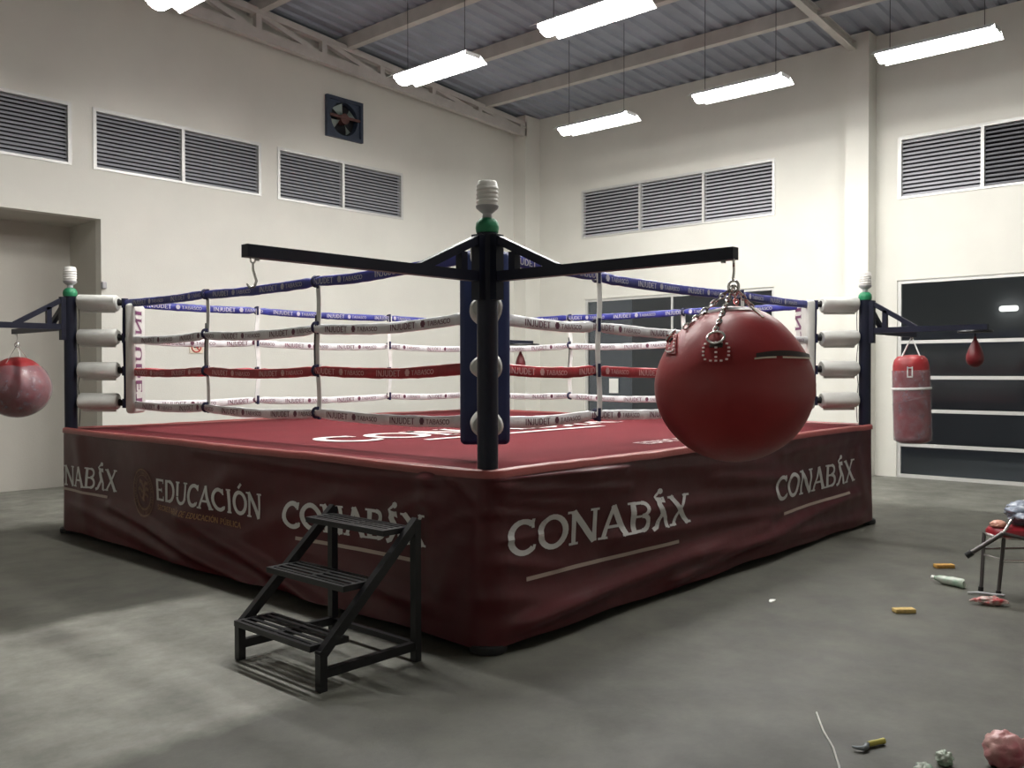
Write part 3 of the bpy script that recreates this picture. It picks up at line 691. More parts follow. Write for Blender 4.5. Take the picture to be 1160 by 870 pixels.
# ropes, taped sleeves with printed lettering on both faces
c45 = RD*math.cos(PI/4)
RCORN = [(.05+c45, .05+c45), (S-.05-c45, .05+c45), (S-.05-c45, S-.05-c45), (.05+c45, S-.05-c45)]
SIDES = [(0, 1, (1.56, 3.68)), (1, 2, (1.95, 3.585)), (3, 2, (1.865, 3.74)), (0, 3, (2.168, 3.763))]
ropecol = ['bluerope', 'whiterope', 'redrope', 'whiterope']; txtcol = ['txt_w', 'txt_d', 'txt_p', 'txt_d']
for si, (ia, ib, ties) in enumerate(SIDES):
    A = Vector((*RCORN[ia], 0)); B = Vector((*RCORN[ib], 0)); D = (B-A); LN = D.length; D.normalize(); NR = Vector((D.y, -D.x, 0))
    along = 0 if abs(D.x) > .5 else 1
    tt = [(t-A[along])/1.0 for t in ties]
    rise = .055 if ia == 0 else 0
    for k in range(4):
        seedv = si*11+k*5
        knots = [0, tt[0], tt[1], LN]
        def rz(u):
            # sag between ties, each rope a little different
            i = 0 if u < knots[1] else (1 if u < knots[2] else 2)
            a, b = knots[i], knots[i+1]; f = (u-a)/(b-a)
            z = RZ[k] - (.022 if k != 0 else .012)*4*f*(1-f)*(1 if k != 3 else 1.1) - (.004 if 0 < i < 2 else 0)
            if k == 0: z += rise*max(0, 1-u/1.3)
            if k == 1: z += -.012 + .03*max(0, 1-u/.9)*(ia == 0)
            if k == 2: z += .02*max(0, 1-u/.8)*(ia == 0)
            return z
        def hh(u):    # half height: pinched at ties and at the ends
            p = 1.0
            for t in tt: p -= .45*math.exp(-((u-t)/.05)**2)
            p -= .35*math.exp(-(u/.06)**2)+.35*math.exp(-((u-LN)/.06)**2)
            return .038*p*(1+.12*noise.noise(Vector((u*3, seedv, 0))))
        n = 110; m = 12; vs = []; lat = lambda u: .006*math.sin(u*2.1+seedv)
        for i in range(n+1):
            u = LN*i/n; c = A+D*u+NR*lat(u); z = rz(u); h = hh(u)
            for q in range(m):
                a = 2*PI*q/m; sx = math.copysign(abs(math.cos(a))**.7, math.cos(a)); sy = math.copysign(abs(math.sin(a))**.8, math.sin(a))
                wr = 1+.10*noise.noise(Vector((u*14, a, seedv)))
                vs.append(c+NR*sx*.017*wr+Vector((0, 0, z+sy*h*wr)))
        mb = MB(); mb.add(vs, [(i*m+q, i*m+(q+1) % m, (i+1)*m+(q+1) % m, (i+1)*m+q) for i in range(n) for q in range(m)]+[tuple(range(m-1, -1, -1)), tuple(range(n*m, n*m+m))])
        ro = rpart(mb, 'rope', ropecol[k])
        q = MB()
        for face in (1, -1):
            u = .20+.15*(k % 2)
            while u < LN-.8:
                def f(a, b, u=u, face=face):
                    uu = (u+a); uu = uu if face == 1 else LN-uu
                    return A+D*uu+NR*(lat(uu)+face*.0185)+Vector((0, 0, rz(uu)-.021+b))
                if face == -1: pass
                text_mesh(q, 'INJUDET', f, .042, .26, step=.2, serif=False, bold=1.1)
                # emblem: small shield
                for (a, b, c_, d_) in ((.315, .0, .345, .045), (.308, .012, .352, .034)): q.add([f(a, b), f(c_, b), f(c_, d_), f(a, d_)], [(0,1,2,3)])
                text_mesh(q, 'TABASCO', lambda a, b: f(a+.37, b+.004), .032, .22, step=.2, serif=False)
                u += .72
        rpart(q, 'sleeve_print', txtcol[k], ro, smooth=False)
    # vertical ties
    for t in tt:
        b = MB(); c = A+D*t; pts = []
        for i in range(31):
            f = i/30; z = RZ[0]+.02+(RZ[3]-.03-RZ[0])*f; pts.append(c+D*(.012*math.sin(f*9+si))+NR*.024+Vector((0,0,z)))
        for off in (0,):     # one flat webbing outside the ropes
            vs = []
            for p in pts:
                for du, dn in ((-.026, .003), (.026, .003), (.026, -.003), (-.026, -.003)): vs.append(p+D*du+NR*(dn+off))
            b.add(vs, [(4*i+q, 4*i+(q+1) % 4, 4*i+4+(q+1) % 4, 4*i+4+q) for i in range(len(pts)-1) for q in range(4)])
        tie = rpart(b, 'rope_tie', 'wstrap')
        for k in range(4):
            w = MB(); z = RZ[k]
            w.tube([c+Vector((0,0,z))+NR*.030*math.cos(a)*1+Vector((0,0,.034*math.sin(a))) for a in [2*PI*i/14 for i in range(14)]], .012, 6, closed=True)
            w.cyl(c+NR*.028+Vector((0,0,z-.05)), c+NR*.028+Vector((0,0,z+.045)), .014, 8)
            rpart(w, 'tie_knot', 'strap', tie)
        w = MB(); w.tube([p-NR*.012+D*.020 for p in pts[8:20]], .006, 6); rpart(w, 'tie_cord', 'blackrub', tie)

# speed bag boards carried by two arms
for (x, y, z) in ((S-.05, -.98, 1.925), (6.66, S-.05, 1.962)):
    b = MB(); b.lathe([(.03, 0), (.285 if x > 6 else .15, 0), (.29 if x > 6 else .155, .008), (.285 if x > 6 else .15, .022), (.03, .022)], (x, y, z-.012), 36)
    rpart(b, 'speed_bag_board', 'black')
def speed_bag(x, y, z, label, h=.23):
    r = empty('speed_bag', (x, y, z)); tag(r, label, 'punching bag')
    b = MB(); prof = [(.002, -h-.1), (.035, -h-.092), (.065, -h-.065), (.078, -h-.03), (.074, -h+.02), (.055, -h+.08), (.032, -h+.13), (.016, -h+.165), (.012, -h+.19), (.004, -h+.195)]
    b.lathe(prof, seg=24); b.build('bag_body', 'speedred', r)
    c = MB(); c.cyl((0, 0, -h+.18), (0, 0, -.012), .008, 8); c.build('swivel', 'wire', r)
    return r
speed_bag(S-.05, -.98, 1.92, 'small red teardrop speed bag under the arm in front of the tall glazing', .235)
speed_bag(6.66, S-.05, 1.95, 'small dark red speed bag on the far corner arm behind the red rope', .27)

# ------------------------------------------------------------------ corner signal lamps on the posts
def corner_light(P, z, label):
    r = empty('corner_lamp', (P[0], P[1], z)); tag(r, label, 'lamp')
    b = MB(); b.lathe([(.05, -.05), (.062, -.045), (.066, -.02), (.062, .008), (.045, .03), (.03, .036)], seg=20); b.build('lamp_socket', 'green', r)
    n = MB(); n.lathe([(.028, .03), (.026, .06), (.045, .075), (.060, .088), (.064, .102), (.05, .106)], seg=28); n.build('bulb_base', 'bulbbase', r)
    s = MB(); s.lathe([(.050, .10), (.056, .11), (.056, .225), (.050, .238), (.02, .244), (.002, .245)], seg=28)
    pts = []
    for i in range(121):
        a = 2*PI*5*i/120; f = i/120; rr = .051 - (.012*max(0, (f-.86)/.14))
        pts.append((rr*math.cos(a), rr*math.sin(a), .112+.115*f))
    s.tube(pts, .0115, 8); s.build('spiral_bulb', 'bulb', r)
    # feed wire running down the post
    ax = Vector((1, 1, 0)) if P == PN else (Vector((1, -1, 0)) if P == PL else Vector((-1, 1, 0)))
    ax.normalize(); pts = []
    for i in range(40):
        f = i/39; pts.append(ax*(.068+.018*abs(math.sin(f*9)))+Vector((0, 0, -.03-(z-1.06)*f)))
    w = MB(); w.tube(pts, .004, 6); w.build('feed_wire', 'wire', r)
corner_light(PN, 2.368, 'white spiral bulb with green taped socket on the nearest ring post')
corner_light(PL, 2.335, 'white spiral bulb in green socket atop the left ring post')
corner_light(PR, 2.32, 'white spiral bulb in green socket atop the right ring post')

# ------------------------------------------------------------------ punching bags
def chain(mb, a, b, link=.036, r=.0042, w=.010, sag=.0):
    a = Vector(a); b = Vector(b); d = b-a; n = max(2, int(d.length/(link*.72))); t = d.normalized()
    u = t.cross(Vector((0,0,1))).normalized(); v = t.cross(u)
    for i in range(n):
        c = a+d*((i+.5)/n)-Vector((0,0,sag*4*((i+.5)/n)*(1-(i+.5)/n)))
        mb.torus(c, t, u if i % 2 else v, link*.5, w, r, 10, 5)
CAMP = Vector((-3.5498, -3.3667, 1.5567))
def ball_bag(c, R, label, wrapped=False, hook_z=2.04):
    c = Vector(c); r = empty('wrecking_ball_bag', c); tag(r, label, 'punching bag')
    view = (c-CAMP); view.z = 0; view.normalize(); rt = Vector((view.y, -view.x, 0)); tw = -view
    b = MB(); prof = []; n = 40
    def shape(th):    # th 0 bottom .. pi top ; slightly pear shaped
        z = -math.cos(th); r_ = math.sin(th)
        if z > 0: r_ *= (1-.13*z**1.3*min(1, 2.2*(1-z)+.25)); 
        return R*r_*1.005, R*z*(1.0 if z < 0 else 1.0)
    prof = [shape(PI*(.5+.0)*0+PI*i/n) for i in range(n+1)]; prof[0] = (.002, -R); prof[-1] = (.002, R*.985)
    b.lathe(prof, seg=64)
    b.v = [tuple(Vector(v)*(1+.012*noise.noise(Vector(v)*4+c))) for v in b.v]
    body = b.build('bag_body', 'ball' if not wrapped else 'balltop', r, angle=80)
    def on(lat, dz, off=.003):      # surface point at lateral / height offset on the side facing the room's near corner
        # solve along -view
        lo, hi = 0, R*1.1
        def inside(t):
            p = rt*lat+tw*t+Vector((0,0,dz)); rad = math.hypot(p.x, p.y); th = math.acos(max(-1, min(1, -p.z/R)))
            return rad < shape(th)[0]
        for _ in range(30):
            m = (lo+hi)/2
            if inside(m): lo = m
            else: hi = m
        p = rt*lat+tw*lo+Vector((0,0,dz)); return p+p.normalized()*(off+R*.008)
    top = Vector((0, 0, hook_z-c.z-.11))
    hk = MB(); hk.tube([Vector((0,0,hook_z-c.z+.01)), Vector((.004,0,hook_z-c.z-.04)), Vector((-.004,0,hook_z-c.z-.08)), Vector((0,0,hook_z-c.z-.09))], .006, 8); hk.torus(top+Vector((0,0,.0)), rt, (0,0,1), .022, .026, .006, 16, 6); hk.torus(Vector((0,0,hook_z-c.z)), view, (0,0,1), .016, .02, .005, 14, 6)
    hk.build('swivel_hook', 'chrome', r)
    if not wrapped:
        pts = [on(-.072, .215, .012), on(-.20, .235, .012), rt*.135-tw*.10+Vector((0,0,.285)), rt*.03-tw*.20+Vector((0,0,.26))]
    else:
        pts = [on(-.10, .24, .01), rt*.03+tw*.05+Vector((0,0,R*.98)), rt*.12-tw*.10+Vector((0,0,.27)), -rt*.1-tw*.12+Vector((0,0,.27))]
    for i, p in enumerate(pts):
        q = MB()
        if wrapped and i < 4: q.cyl(top, p, .004, 6)
        else: chain(q, top, p)
        q.build('chain', 'chrome', r)
    if not wrapped:
        for lat, dz, ringz in ((-.068, .135, .19), (-.262, .175, .21)):
            q = MB(); ce = on(lat, ringz, .012); nrm = ce.normalized(); side = nrm.cross(Vector((0,0,1))).normalized(); up = side.cross(nrm)
            q.torus(ce, side, up, .036, .030, .0055, 20, 6); q.build('d_ring', 'chrome', r)
            q = MB(); p = on(lat, (dz+ringz)/2+.0, .004); q.rbox((-.028, -.012, -.005), (.028, .012, .005), .004, Matrix.Translation(p) @ Matrix((side, up, nrm)).transposed().to_4x4()); q.build('ring_loop', 'slit', r)
            patch = MB(); vs = []; hw, hh_ = .056, .044; m = 6
            for i in range(m+1):
                for j in range(m+1):
                    vs.append(on(lat-hw+2*hw*i/m if lat > -.2 else lat-.024+.05*i/m, dz-hh_+2*hh_*j/m, .005))
            patch.add(vs, [(i*(m+1)+j, (i+1)*(m+1)+j, (i+1)*(m+1)+j+1, i*(m+1)+j+1) for i in range(m) for j in range(m)])
            pt = patch.build('stud_patch', 'ball', r)
            stq = MB(); sp = []
            W_ = .050 if lat > -.2 else .020
            for i in range(16):
                a = 2*PI*i/16; k = (abs(math.cos(a))**4+abs(math.sin(a))**4)**-.25; sp.append((lat+W_*k*math.cos(a), dz+.037*k*math.sin(a)))
            sp += [(lat, dz+t) for t in (-.022, -.003, .016)]
            for a, z in sp:
                p = on(a, z, .008); nn = p.normalized(); s1 = nn.cross(Vector((0,0,1))).normalized(); u1 = s1.cross(nn)
                stq.rbox((-.0055, -.0038, -.002), (.0055, .0038, .003), .0015, Matrix.Translation(p) @ Matrix((s1, u1, nn)).transposed().to_4x4(), 2)
            stq.build('rivets', 'stud', pt)
        # zip pocket with cream piping, and the laced filling slit round the crown
        def ribbon(pts, w, name, m, off=.004):
            q = MB(); vs = []
            for (lat, dz) in pts: vs += [on(lat, dz-w/2, off), on(lat, dz+w/2, off)]
            q.add(vs, [(2*i, 2*i+1, 2*i+3, 2*i+2) for i in range(len(pts)-1)]); return q.build(name, m, r)
        ribbon([(.088+.225*i/20, .118+.012*math.sin(PI*i/20)) for i in range(21)], .022, 'zip_pocket', 'slit', .004)
        ribbon([(.080+.085*i/10, .106+.006*math.sin(PI*i/20)) for i in range(11)] , .007, 'zip_piping', 'piping', .008)
        ribbon([(.190+.122*i/10, .112-.003*i/10) for i in range(11)] , .007, 'zip_piping', 'piping', .008)
        q = MB(); vs = []
        for i in range(31):
            a = -1.9+3.0*i/30      # angle round the crown from the viewer's left to right
            for th in (.34+.04*math.sin(i*.2), .42+.04*math.sin(i*.2)):
                rr, z = shape(PI-th); d = (tw*math.cos(a)+rt*math.sin(a))
                vs.append(d*(rr+.004)+Vector((0,0,z+.007)))
        q.add(vs, [(2*i, 2*i+1, 2*i+3, 2*i+2) for i in range(30)]); q.build('lace_slit', 'slit', r)
        q = MB(); a = .75; d = (tw*math.cos(a)+rt*math.sin(a)); rr, z = shape(PI-.40); q.bar(d*(rr-.02)+Vector((0,0,z+.02)), d*(rr+.05)+Vector((0,0,z-.03)), .012, .006); q.build('zip_pull', 'piping', r)
    else:
        q = MB(); pr = []
        for i in range(33):
            th = PI*i/32*.735; rr, z = shape(th); pr.append((rr*1.02+.003, z*1.015))
        pr[0] = (.003, pr[0][1]); 
        seg = 72; vs = []
        for i, (rr, z) in enumerate(pr):
            for k in range(seg):
                a = 2*PI*k/seg; f = 1+.02*noise.noise(Vector((math.cos(a)*4, math.sin(a)*4, z*14)))+.01
                zz = z + (.03*noise.noise(Vector((math.cos(a)*2, math.sin(a)*2, 3))) if i > 28 else 0)
                vs.append((rr*f*math.cos(a), rr*f*math.sin(a), zz))
        q.add(vs, [(i*seg+k, i*seg+(k+1) % seg, (i+1)*seg+(k+1) % seg, (i+1)*seg+k) for i in range(len(pr)-1) for k in range(seg)])
        o = q.build('plastic_wrap', 'wrap', r, angle=80); o['label'] = 'cloudy plastic film around the ball'
    return r
ball_bag((.05, -1.45, 1.497), .344, 'huge round red punching ball hanging in front of the ring from the nearest post')
ball_bag((.05, 7.02, 1.395), .325, 'red punching ball wrapped in cloudy plastic at the left edge', True, hook_z=1.96)

# empty hook on the near left arm
r = empty('hanging_hook', (-1.42, .05, 2.048)); tag(r, 'empty steel hook hanging from the end of the left arm of the nearest post', 'hook')
q = MB(); q.torus((0,0,-.008), (1,0,0), (0,0,1), .012, .014, .004, 14, 6); q.tube([(0,0,-.02), (.0,0,-.05), (.006,-.004,-.075), (.012,-.008,-.10), (.004,-.004,-.125), (-.014,.006,-.128), (-.024,.012,-.112)], [.0055, .0055, .006, .006, .006, .005, .004], 8); q.build('hook_body', 'chrome', r)

def heavy_bag():
    c = Vector((7.06, .05, 1.235)); r = empty('heavy_bag', c); tag(r, 'long red heavy bag in cloudy plastic before the tall glazing', 'punching bag')
    R = .195; H = .50
    tilt = Matrix.Rotation(math.radians(-1.8), 4, Vector((.74, .67, 0)))
    b = MB(); prof = [(.002, -H), (R*.75, -H+.004), (R*.93, -H+.03), (R, -H+.08), (R*1.01, -.2), (R*.985, 0), (R, .25), (R*.98, H-.12), (R*.90, H-.055), (R*.72, H-.015), (R*.4, H), (.002, H)]
    b.lathe(prof, seg=48, mtx=tilt); b.build('bag_body', 'balltop', r)
    w = MB(); seg = 64; vs = []; pr = []
    for i in range(26): 
        z = -H-.004+(2*H-.17)*i/25; pr.append((R*(.98 if i else .72)+.012, z))
    pr = [(.004, -H-.006), (R*.72, -H-.006)]+pr[1:]
    for i, (rr, z) in enumerate(pr):
        for k in range(seg):
            a = 2*PI*k/seg; f = 1+.03*noise.noise(Vector((math.cos(a)*3, math.sin(a)*3, z*9)))
            vs.append(tilt @ Vector((rr*f*math.cos(a), rr*f*math.sin(a), z)))
    w.add(vs, [(i*seg+k, i*seg+(k+1) % seg, (i+1)*seg+(k+1) % seg, (i+1)*seg+k) for i in range(len(pr)-1) for k in range(seg)])
    w.build('plastic_wrap', 'wrap', r, angle=80)
    t = MB(); t.lathe([(R*1.07, .105), (R*1.085, .11), (R*1.085, .128), (R*1.07, .133)], seg=40, mtx=tilt); t.f = t.f[:-2]; t.build('tape_band', 'wstrap', r)
    t = MB(); 
    n = 28; vs = []
    for i in range(n+1):
        a = 2*PI*i/n+2.2
        for dz in (0, .008): vs.append(tilt @ Vector((R*1.075*math.cos(a), R*1.075*math.sin(a), -.02-.05*math.sin(a)+dz)))
    t.add(vs, [(2*i, 2*i+1, 2*i+3, 2*i+2) for i in range(n)]); t.build('tape_band', 'wrap', r)
    top = Vector((-.01, 0, .79-.08))
    for k in range(4):
        a = PI/4+PI/2*k+.3; q = MB(); p = tilt @ Vector((R*.80*math.cos(a), R*.80*math.sin(a), H-.06)); q.cyl(top, p, .008, 6); q.torus(p, (math.cos(a), math.sin(a), 0), (0,0,1), .014, .02, .004, 12, 5); q.build('bag_strap', 'wstrap', r)
    q = MB(); q.cyl(top-Vector((0,0,.01)), Vector((-.01, 0, .702+.01)), .006, 8); q.torus(top, (1,0,0), (0,0,1), .02, .02, .005, 14, 6); q.build('swivel_hook', 'chrome', r)
    view = (c-CAMP).normalized(); rt = Vector((view.y, -view.x, 0)).normalized(); tw = -view
    q = MB(); m = Matrix((rt, Vector((0,0,1)).cross(rt), Vector((0,0,1)))).transposed().to_4x4()
    p = rt*-.02+tw*(R+.012)+Vector((0,0,H-.20)); m.translation = p
    for a_, b_ in (((-.03, -.004, -.055), (-.018, .004, .06)), ((.018, -.004, -.055), (.03, .004, .06)), ((-.03, -.004, -.062), (.03, .004, -.05)), ((-.03, -.004, .04), (.03, .004, .052))): q.box(a_, b_, m)
    q.build('strap_buckle', 'wstrap', r, smooth=False)
heavy_bag()

# ------------------------------------------------------------------ black steel steps
def steps():
    r = empty('access_steps', (-.65, .585, 0)); tag(r, 'black steel three-tread access steps standing before the ring skirt', 'steps')
    o = Vector((-.65, .585, 0)); yl, yr = .95, .22; xf, xb = -.95, -.335; w = .042
    def P(x, y, z): return Vector((x, y, z))-o
    for y in (yl, yr):
        for x, h, nm in ((xf, .20, 'leg'), (xb, .76, 'leg')):
            q = MB(); q.box(P(x-w/2, y-w/2, 0), P(x+w/2, y+w/2, h)); q.build(nm, 'black', r, smooth=False)
        q = MB(); q.bar(P(xf-.01, y, .17), P(xb+.01, y, .755), .04, .05); q.build('stringer', 'black', r, smooth=False)
        q = MB(); q.bar(P(xf+w/2, y, .085), P(xb-w/2, y, .085), .035, .045); q.build('base_rail', 'black', r, smooth=False)
    def tread(x0, x1, z):
        q = MB(); fr = .022
        q.box(P(x0, yr+.022, z-.03), P(x0+fr, yl-.022, z)); q.box(P(x1-fr, yr+.022, z-.03), P(x1, yl-.022, z))
        q.box(P(x0+fr, yr+.022, z-.03), P(x1-fr, yr+.05, z)); q.box(P(x0+fr, yl-.05, z-.03), P(x1-fr, yl-.022, z))
        q.box(P(x0+fr, .57, z-.03), P(x1-fr, .60, z-.004))
        n = 4
        for i in range(n):
            xa = x0+fr+(x1-x0-2*fr)*(i+.30)/n; xc = x0+fr+(x1-x0-2*fr)*(i+.76)/n; q.box(P(xa, yr+.05, z-.008), P(xc, yl-.05, z-.001))
        q.build('tread', 'black', r, smooth=False)
    tread(-1.0, -.765, .225); tread(-.80, -.575, .48); tread(-.54, -.345, .725)
    q = MB(); q.bar(P(xb, yr, .085), P(xb, yl, .085), .03, .03); q.build('rear_rail', 'black', r, smooth=False)
steps()

# ------------------------------------------------------------------ things lying at the right
def chair():
    # metal chair: local x across (to the viewer's right), y away from the viewer
    o = Vector((3.52, -1.90, 0)); ang = math.atan2(-.744, .668)
    r = empty('metal_chair', o, ang); tag(r, 'metal chair with red seat standing at the right edge of the picture', 'chair')
    t = .013
    legs = {'fl': ((-.27, -.07), (-.25, -.10)), 'bl': ((-.33, .05), (-.27, .12)), 'fr': ((.17, -.12), (.15, -.13)), 'br': ((.22, .12), (.19, .14))}
    for k, (f, tp) in legs.items():
        q = MB(); q.tube([(f[0], f[1], .012), (f[0]*.98, f[1], .06), (tp[0], tp[1], .40)], t, 10); leg = q.build('leg', 'chromer', r)
        c = MB(); c.cyl((f[0], f[1], 0), (f[0]*.99, f[1], .03), t*1.35, 10); c.build('leg_tip', 'blackrub', leg)
    def L(k, h): f, tp = legs[k]; u = h/.40; return (f[0]+(tp[0]-f[0])*u, f[1]+(tp[1]-f[1])*u, h)
    for a, b, h in (('fl', 'fr', .24), ('bl', 'br', .29), ('fl', 'bl', .25), ('fr', 'br', .25)):
        q = MB(); q.cyl(L(a, h), L(b, h), .009, 8); q.build('rung', 'chrome', r)
    q = MB(); q.torus((-.03, 0, .405), (1,0,0), (0,1,0), .27, .16, .012, 36, 8); q.build('seat_frame', 'chrome', r)
    s = MB(); seg = 40; prof = [(.0, .395), (.9, .397), (1.0, .415), (1.0, .435), (.93, .458), (.6, .468), (.0, .470)]; vs = []
    for rr, z in prof:
        for k in range(seg):
            a = 2*PI*k/seg; ca, sa = math.cos(a), math.sin(a); e = (abs(ca)**3+abs(sa)**3)**(-1/3)
            vs.append((-.03+.265*max(rr, .01)*ca*e, .155*max(rr, .01)*sa*e, z))
    s.add(vs, [(i*seg+k, i*seg+(k+1) % seg, (i+1)*seg+(k+1) % seg, (i+1)*seg+k) for i in range(len(prof)-1) for k in range(seg)]); s.build('seat', 'seatred', r)
    # backrest frame at the right, out towards the edge
    q = MB(); q.tube([(.20, .13, .40), (.24, .15, .62), (.25, .15, .80), (.22, .0, .83), (.25, -.14, .80), (.24, -.13, .62), (.18, -.12, .40)], .012, 10); bf = q.build('back_frame', 'chromer', r)
    q = MB(); q.rbox((.235, -.12, .62), (.262, .12, .80), .012); q.build('backrest', 'seatred', r)
chair()
def folded():
    o = Vector((3.50, -1.88, 0)); ang = math.atan2(-.744, .668)
    r = empty('folding_stool', o, ang); tag(r, 'tipped dark tube stool leaning across the red metal chair', 'stool')
    for a, b in (((-.43, -.02, .27), (-.24, -.12, .44)), ((-.115, -.22, .022), (.10, -.20, .36))):
        q = MB(); q.cyl(a, b, .016, 10); l = q.build('leg', 'chromer', r)
        d = (Vector(b)-Vector(a)).normalized(); c = MB(); c.cyl(Vector(a)-d*.012, Vector(a)+d*.035, .022, 10); c.build('leg_tip', 'blackrub', l)
    q = MB(); q.cyl((-.24, -.12, .44), (.10, -.20, .36), .012, 10); q.build('cross_tube', 'chromer', r)
    q = MB(); q.tube([(-.24, -.12, .44), (-.12, -.03, .53), (-.04, .02, .60), (.02, .05, .66)], .010, 10); q.tube([(-.13, .03, .60), (-.05, -.06, .545), (.03, -.12, .50)], .010, 10); q.build('chrome_brace', 'chrome', r)
folded()
def blob(name, m, c, sx, sy, sz, label, cat, seed=0, amp=.25, fr=2.2, rz=0, spike=None, seg=36, flatbottom=True):
    q = MB(); vs = []; n = 24
    for i in range(n+1):
        th = PI*i/n
        for k in range(seg):
            a = 2*PI*k/seg; d = Vector((math.sin(th)*math.cos(a), math.sin(th)*math.sin(a), -math.cos(th)))
            f = 1+amp*noise.noise(d*fr+Vector((seed, 0, 0)))+amp*.45*noise.noise(d*fr*2.7+Vector((0, seed, 0)))+amp*.25*abs(noise.noise(d*fr*6))
            p = Vector((d.x*sx*f, d.y*sy*f, d.z*sz*f))
            if flatbottom: p.z = max(p.z, -sz*.92)
            vs.append(p)
    q.add(vs, [(i*seg+k, i*seg+(k+1) % seg, (i+1)*seg+(k+1) % seg, (i+1)*seg+k) for i in range(n) for k in range(seg)])
    if spike:
        for a, b, r0 in spike: q.tube([Vector(a), (Vector(a)+Vector(b))/2+Vector((0,0,.006)), Vector(b)], [r0, r0*.8, r0*.35], 8)
    o = q.build(name, m, angle=70); o.location = (c[0], c[1], c[2]+sz*.92); o.rotation_euler = (0,0,rz); tag(o, label, cat); return o
blob('plastic_bundle', 'bluebag', (3.56, -1.88, .475), .20, .15, .085, 'blue-grey shiny plastic bundle lying on the red chair seat', 'plastic bag', 3, .3)
blob('plastic_lump', 'peach', (3.365, -1.725, .455), .065, .05, .028, 'peach coloured plastic piece on the left edge of the red chair seat', 'plastic piece', 5, .2)
def block(name, m, x, y, rz, lx, ly, lz, label):
    q = MB(); q.rbox((-lx/2, -ly/2, 0), (lx/2, ly/2, lz), .006); q.v = [(a+.003*noise.noise(Vector((a*20, b*20, 1))), b, c) for a, b, c in q.v]
    o = q.build(name, m); o.location = (x, y, 0); o.rotation_euler = (0,0,rz); tag(o, label, 'block')
block('foam_block', 'yellow', 2.40, -1.41, math.atan2(-.744, .668)+.05, .135, .06, .028, 'pale yellow block on the floor between the ring and the string')
block('foam_block', 'orangeb', 3.96, -1.20, math.atan2(-.744, .668)+.05, .15, .06, .030, 'orange yellow block on the floor near the metal chair, further from the camera')
def bottle(x, y, rz, label):
    r = empty('plastic_bottle', (x, y, .034), rz); tag(r, label, 'bottle')
    q = MB(); mt = Matrix.Rotation(PI/2, 4, 'Y'); prof = [(.004, -.11), (.028, -.108), (.034, -.095), (.031, -.05), (.034, -.02), (.031, .02), (.033, .05), (.026, .08), (.013, .105), (.012, .12)]
    q.lathe(prof, seg=20, mtx=mt); q.v = [tuple(Vector(v)*(1+.25*noise.noise(Vector(v)*22))) for v in q.v]; q.build('bottle_body', 'greenfilm', r)
    q = MB(); q.lathe([(.015, .118), (.015, .14), (.004, .142)], seg=14, mtx=mt); q.build('bottle_cap', 'paper', r)
bottle(3.37, -1.41, math.atan2(-.744, .668)+PI-1.0, 'crushed pale green plastic bottle on the floor beside the chair legs')
q = MB(); q.tube([(-.11, 0, .012), (-.04, .01, .014), (.04, -.004, .012), (.12, .0, .012)], [.006, .010, .010, .007], 8); o = q.build('plastic_strip', 'bulbbase'); o.location = (3.22, -1.68, 0); o.rotation_euler = (0,0,math.atan2(-.744, .668)-.35); tag(o, 'grey twisted plastic strip on the floor under the metal chair', 'plastic strip')
blob('snack_wrapper', 'redfilm', (2.97, -1.78, 0), .085, .034, .030, 'crumpled red and white wrapper on the floor nearest the chair legs', 'wrapper', 8, .35, rz=math.atan2(-.744, .668)-.30, spike=[((-.07, 0, 0), (-.13, .01, -.01), .014)])
blob('plastic_ball', 'pinkfilm', (.335, -2.475, 0), .080, .075, .072, 'crumpled pink plastic ball at the bottom right corner', 'plastic ball', 11, .16, 3, rz=math.atan2(-.744, .668), spike=[((.06, .03, .02), (.16, .05, .01), .012), ((.05, .0, .035), (.13, .02, .03), .009)])
blob('plastic_scrap', 'greenfilm', (.205, -2.29, 0), .030, .03, .026, 'pale green plastic scrap touching the pink plastic ball', 'plastic scrap', 14, .4)
blob('plastic_scrap', 'greenfilm', (.08, -2.25, 0), .040, .03, .016, 'pale flat plastic scrap cut by the bottom edge', 'plastic scrap', 17, .4)
def flake(x, y, sx, label, seed):
    q = MB(); n = 9; vs = []
    for k in range(n): a = 2*PI*k/n; f = 1+.4*noise.noise(Vector((k*1.3, seed, 0))); vs.append((sx*f*math.cos(a), sx*.5*f*math.sin(a), .006+.004*math.sin(k)))
    vs += [(a, b, .0) for a, b, c in vs]; q.add(vs, [tuple(range(n)), tuple(range(2*n-1, n-1, -1))]+[(k, n+k, n+(k+1) % n, (k+1) % n) for k in range(n)]); o = q.build('paper_scrap', 'paper', smooth=False); o.location = (x, y, 0); tag(o, label, 'paper scrap')
flake(2.10, -.65, .035, 'small white paper scrap on the floor just right of the skirt', 1)
flake(-1.28, 5.15, .035, 'small white paper scrap on the floor at the far left', 4)
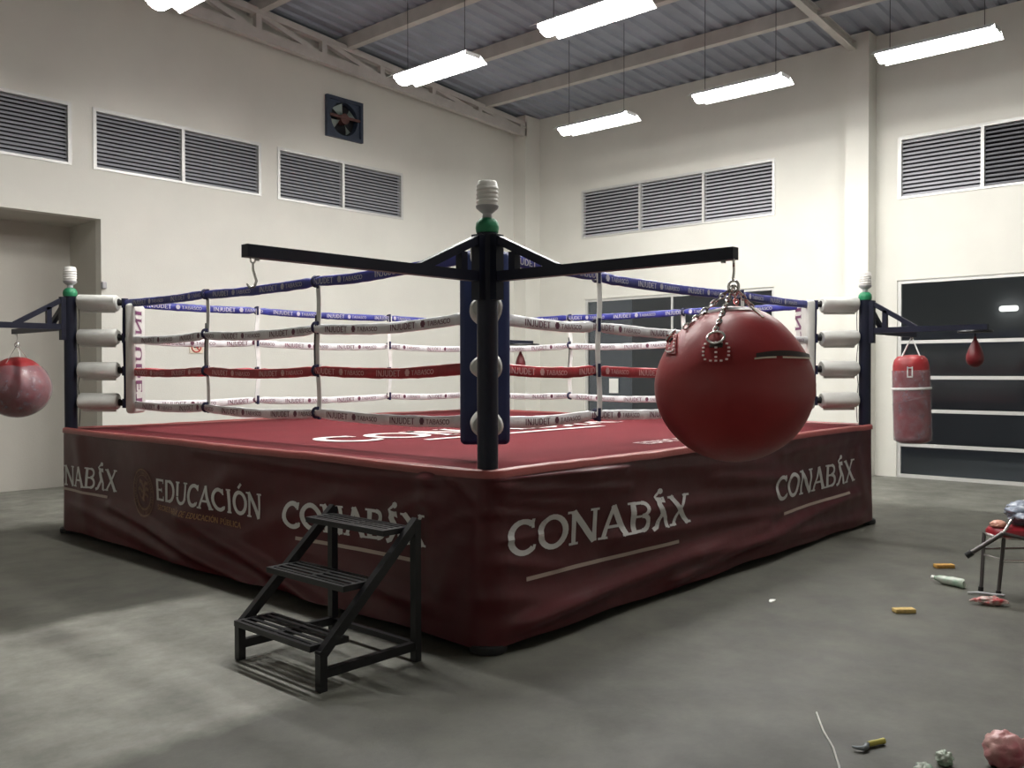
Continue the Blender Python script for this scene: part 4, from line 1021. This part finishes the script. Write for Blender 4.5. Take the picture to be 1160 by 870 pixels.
def hammer():
    rz = math.atan2(-.744, .668)+.40; r = empty('hand_tool', (.165, -2.005, .014), rz); tag(r, 'small hooked tool with yellow grip lying on the floor', 'hand tool')
    q = MB(); q.tube([(0, 0, 0), (.02, 0, 0), (.05, 0, 0), (.085, 0, 0)], [.010, .012, .011, .012], 12); q.build('handle', 'hyellow', r)
    q = MB(); q.tube([(.0, 0, 0), (-.015, -.004, 0), (-.030, -.020, 0), (-.050, -.024, 0), (-.070, -.010, 0), (-.078, .008, 0)], [.008, .010, .011, .010, .007, .004], 10); q.build('curved_jaw', 'hgrey', r)
hammer()
q = MB(); q.tube([(.38, -1.693, .004), (.30, -1.74, .004), (.20, -1.80, .004), (.06, -1.90, .004), (-.09, -1.984, .004), (-.25, -2.06, .004), (-.5, -2.15, .004)], .0042, 8)
tag(q.build('loose_cable', 'cable'), 'thin white cable curving over the floor to the bottom edge', 'cable')

# ------------------------------------------------------------------ world, camera, view
w = bpy.data.worlds.new('World'); bpy.context.scene.world = w; w.use_nodes = True
w.node_tree.nodes['Background'].inputs[0].default_value = (.075, .078, .085, 1); w.node_tree.nodes['Background'].inputs[1].default_value = .8

cam = bpy.data.cameras.new('camera'); co = bpy.data.objects.new('camera', cam); COL.objects.link(co)
cam.sensor_fit = 'HORIZONTAL'; cam.sensor_width = 36; cam.lens = 1012.97/1160*36; cam.clip_start = .05
yaw, pitch, roll = .7320, -.0143, -.0016
f = Vector((math.cos(yaw)*math.cos(pitch), math.sin(yaw)*math.cos(pitch), math.sin(pitch)))
rg = Vector((math.sin(yaw), -math.cos(yaw), 0)); up = rg.cross(f)
r2 = rg*math.cos(roll)+up*math.sin(roll); u2 = up*math.cos(roll)-rg*math.sin(roll)
m = Matrix((r2, u2, -f)).transposed().to_4x4(); m.translation = CAMP; co.matrix_world = m
sc = bpy.context.scene; sc.camera = co
sc.view_settings.view_transform = 'Standard'; sc.view_settings.look = 'None'; sc.view_settings.gamma = 1; sc.view_settings.use_curve_mapping = False
sc.view_settings.exposure = .75
sc.cycles.max_bounces = 8; sc.cycles.diffuse_bounces = 5; sc.cycles.transparent_max_bounces = 12
sc.cycles.use_denoising = True
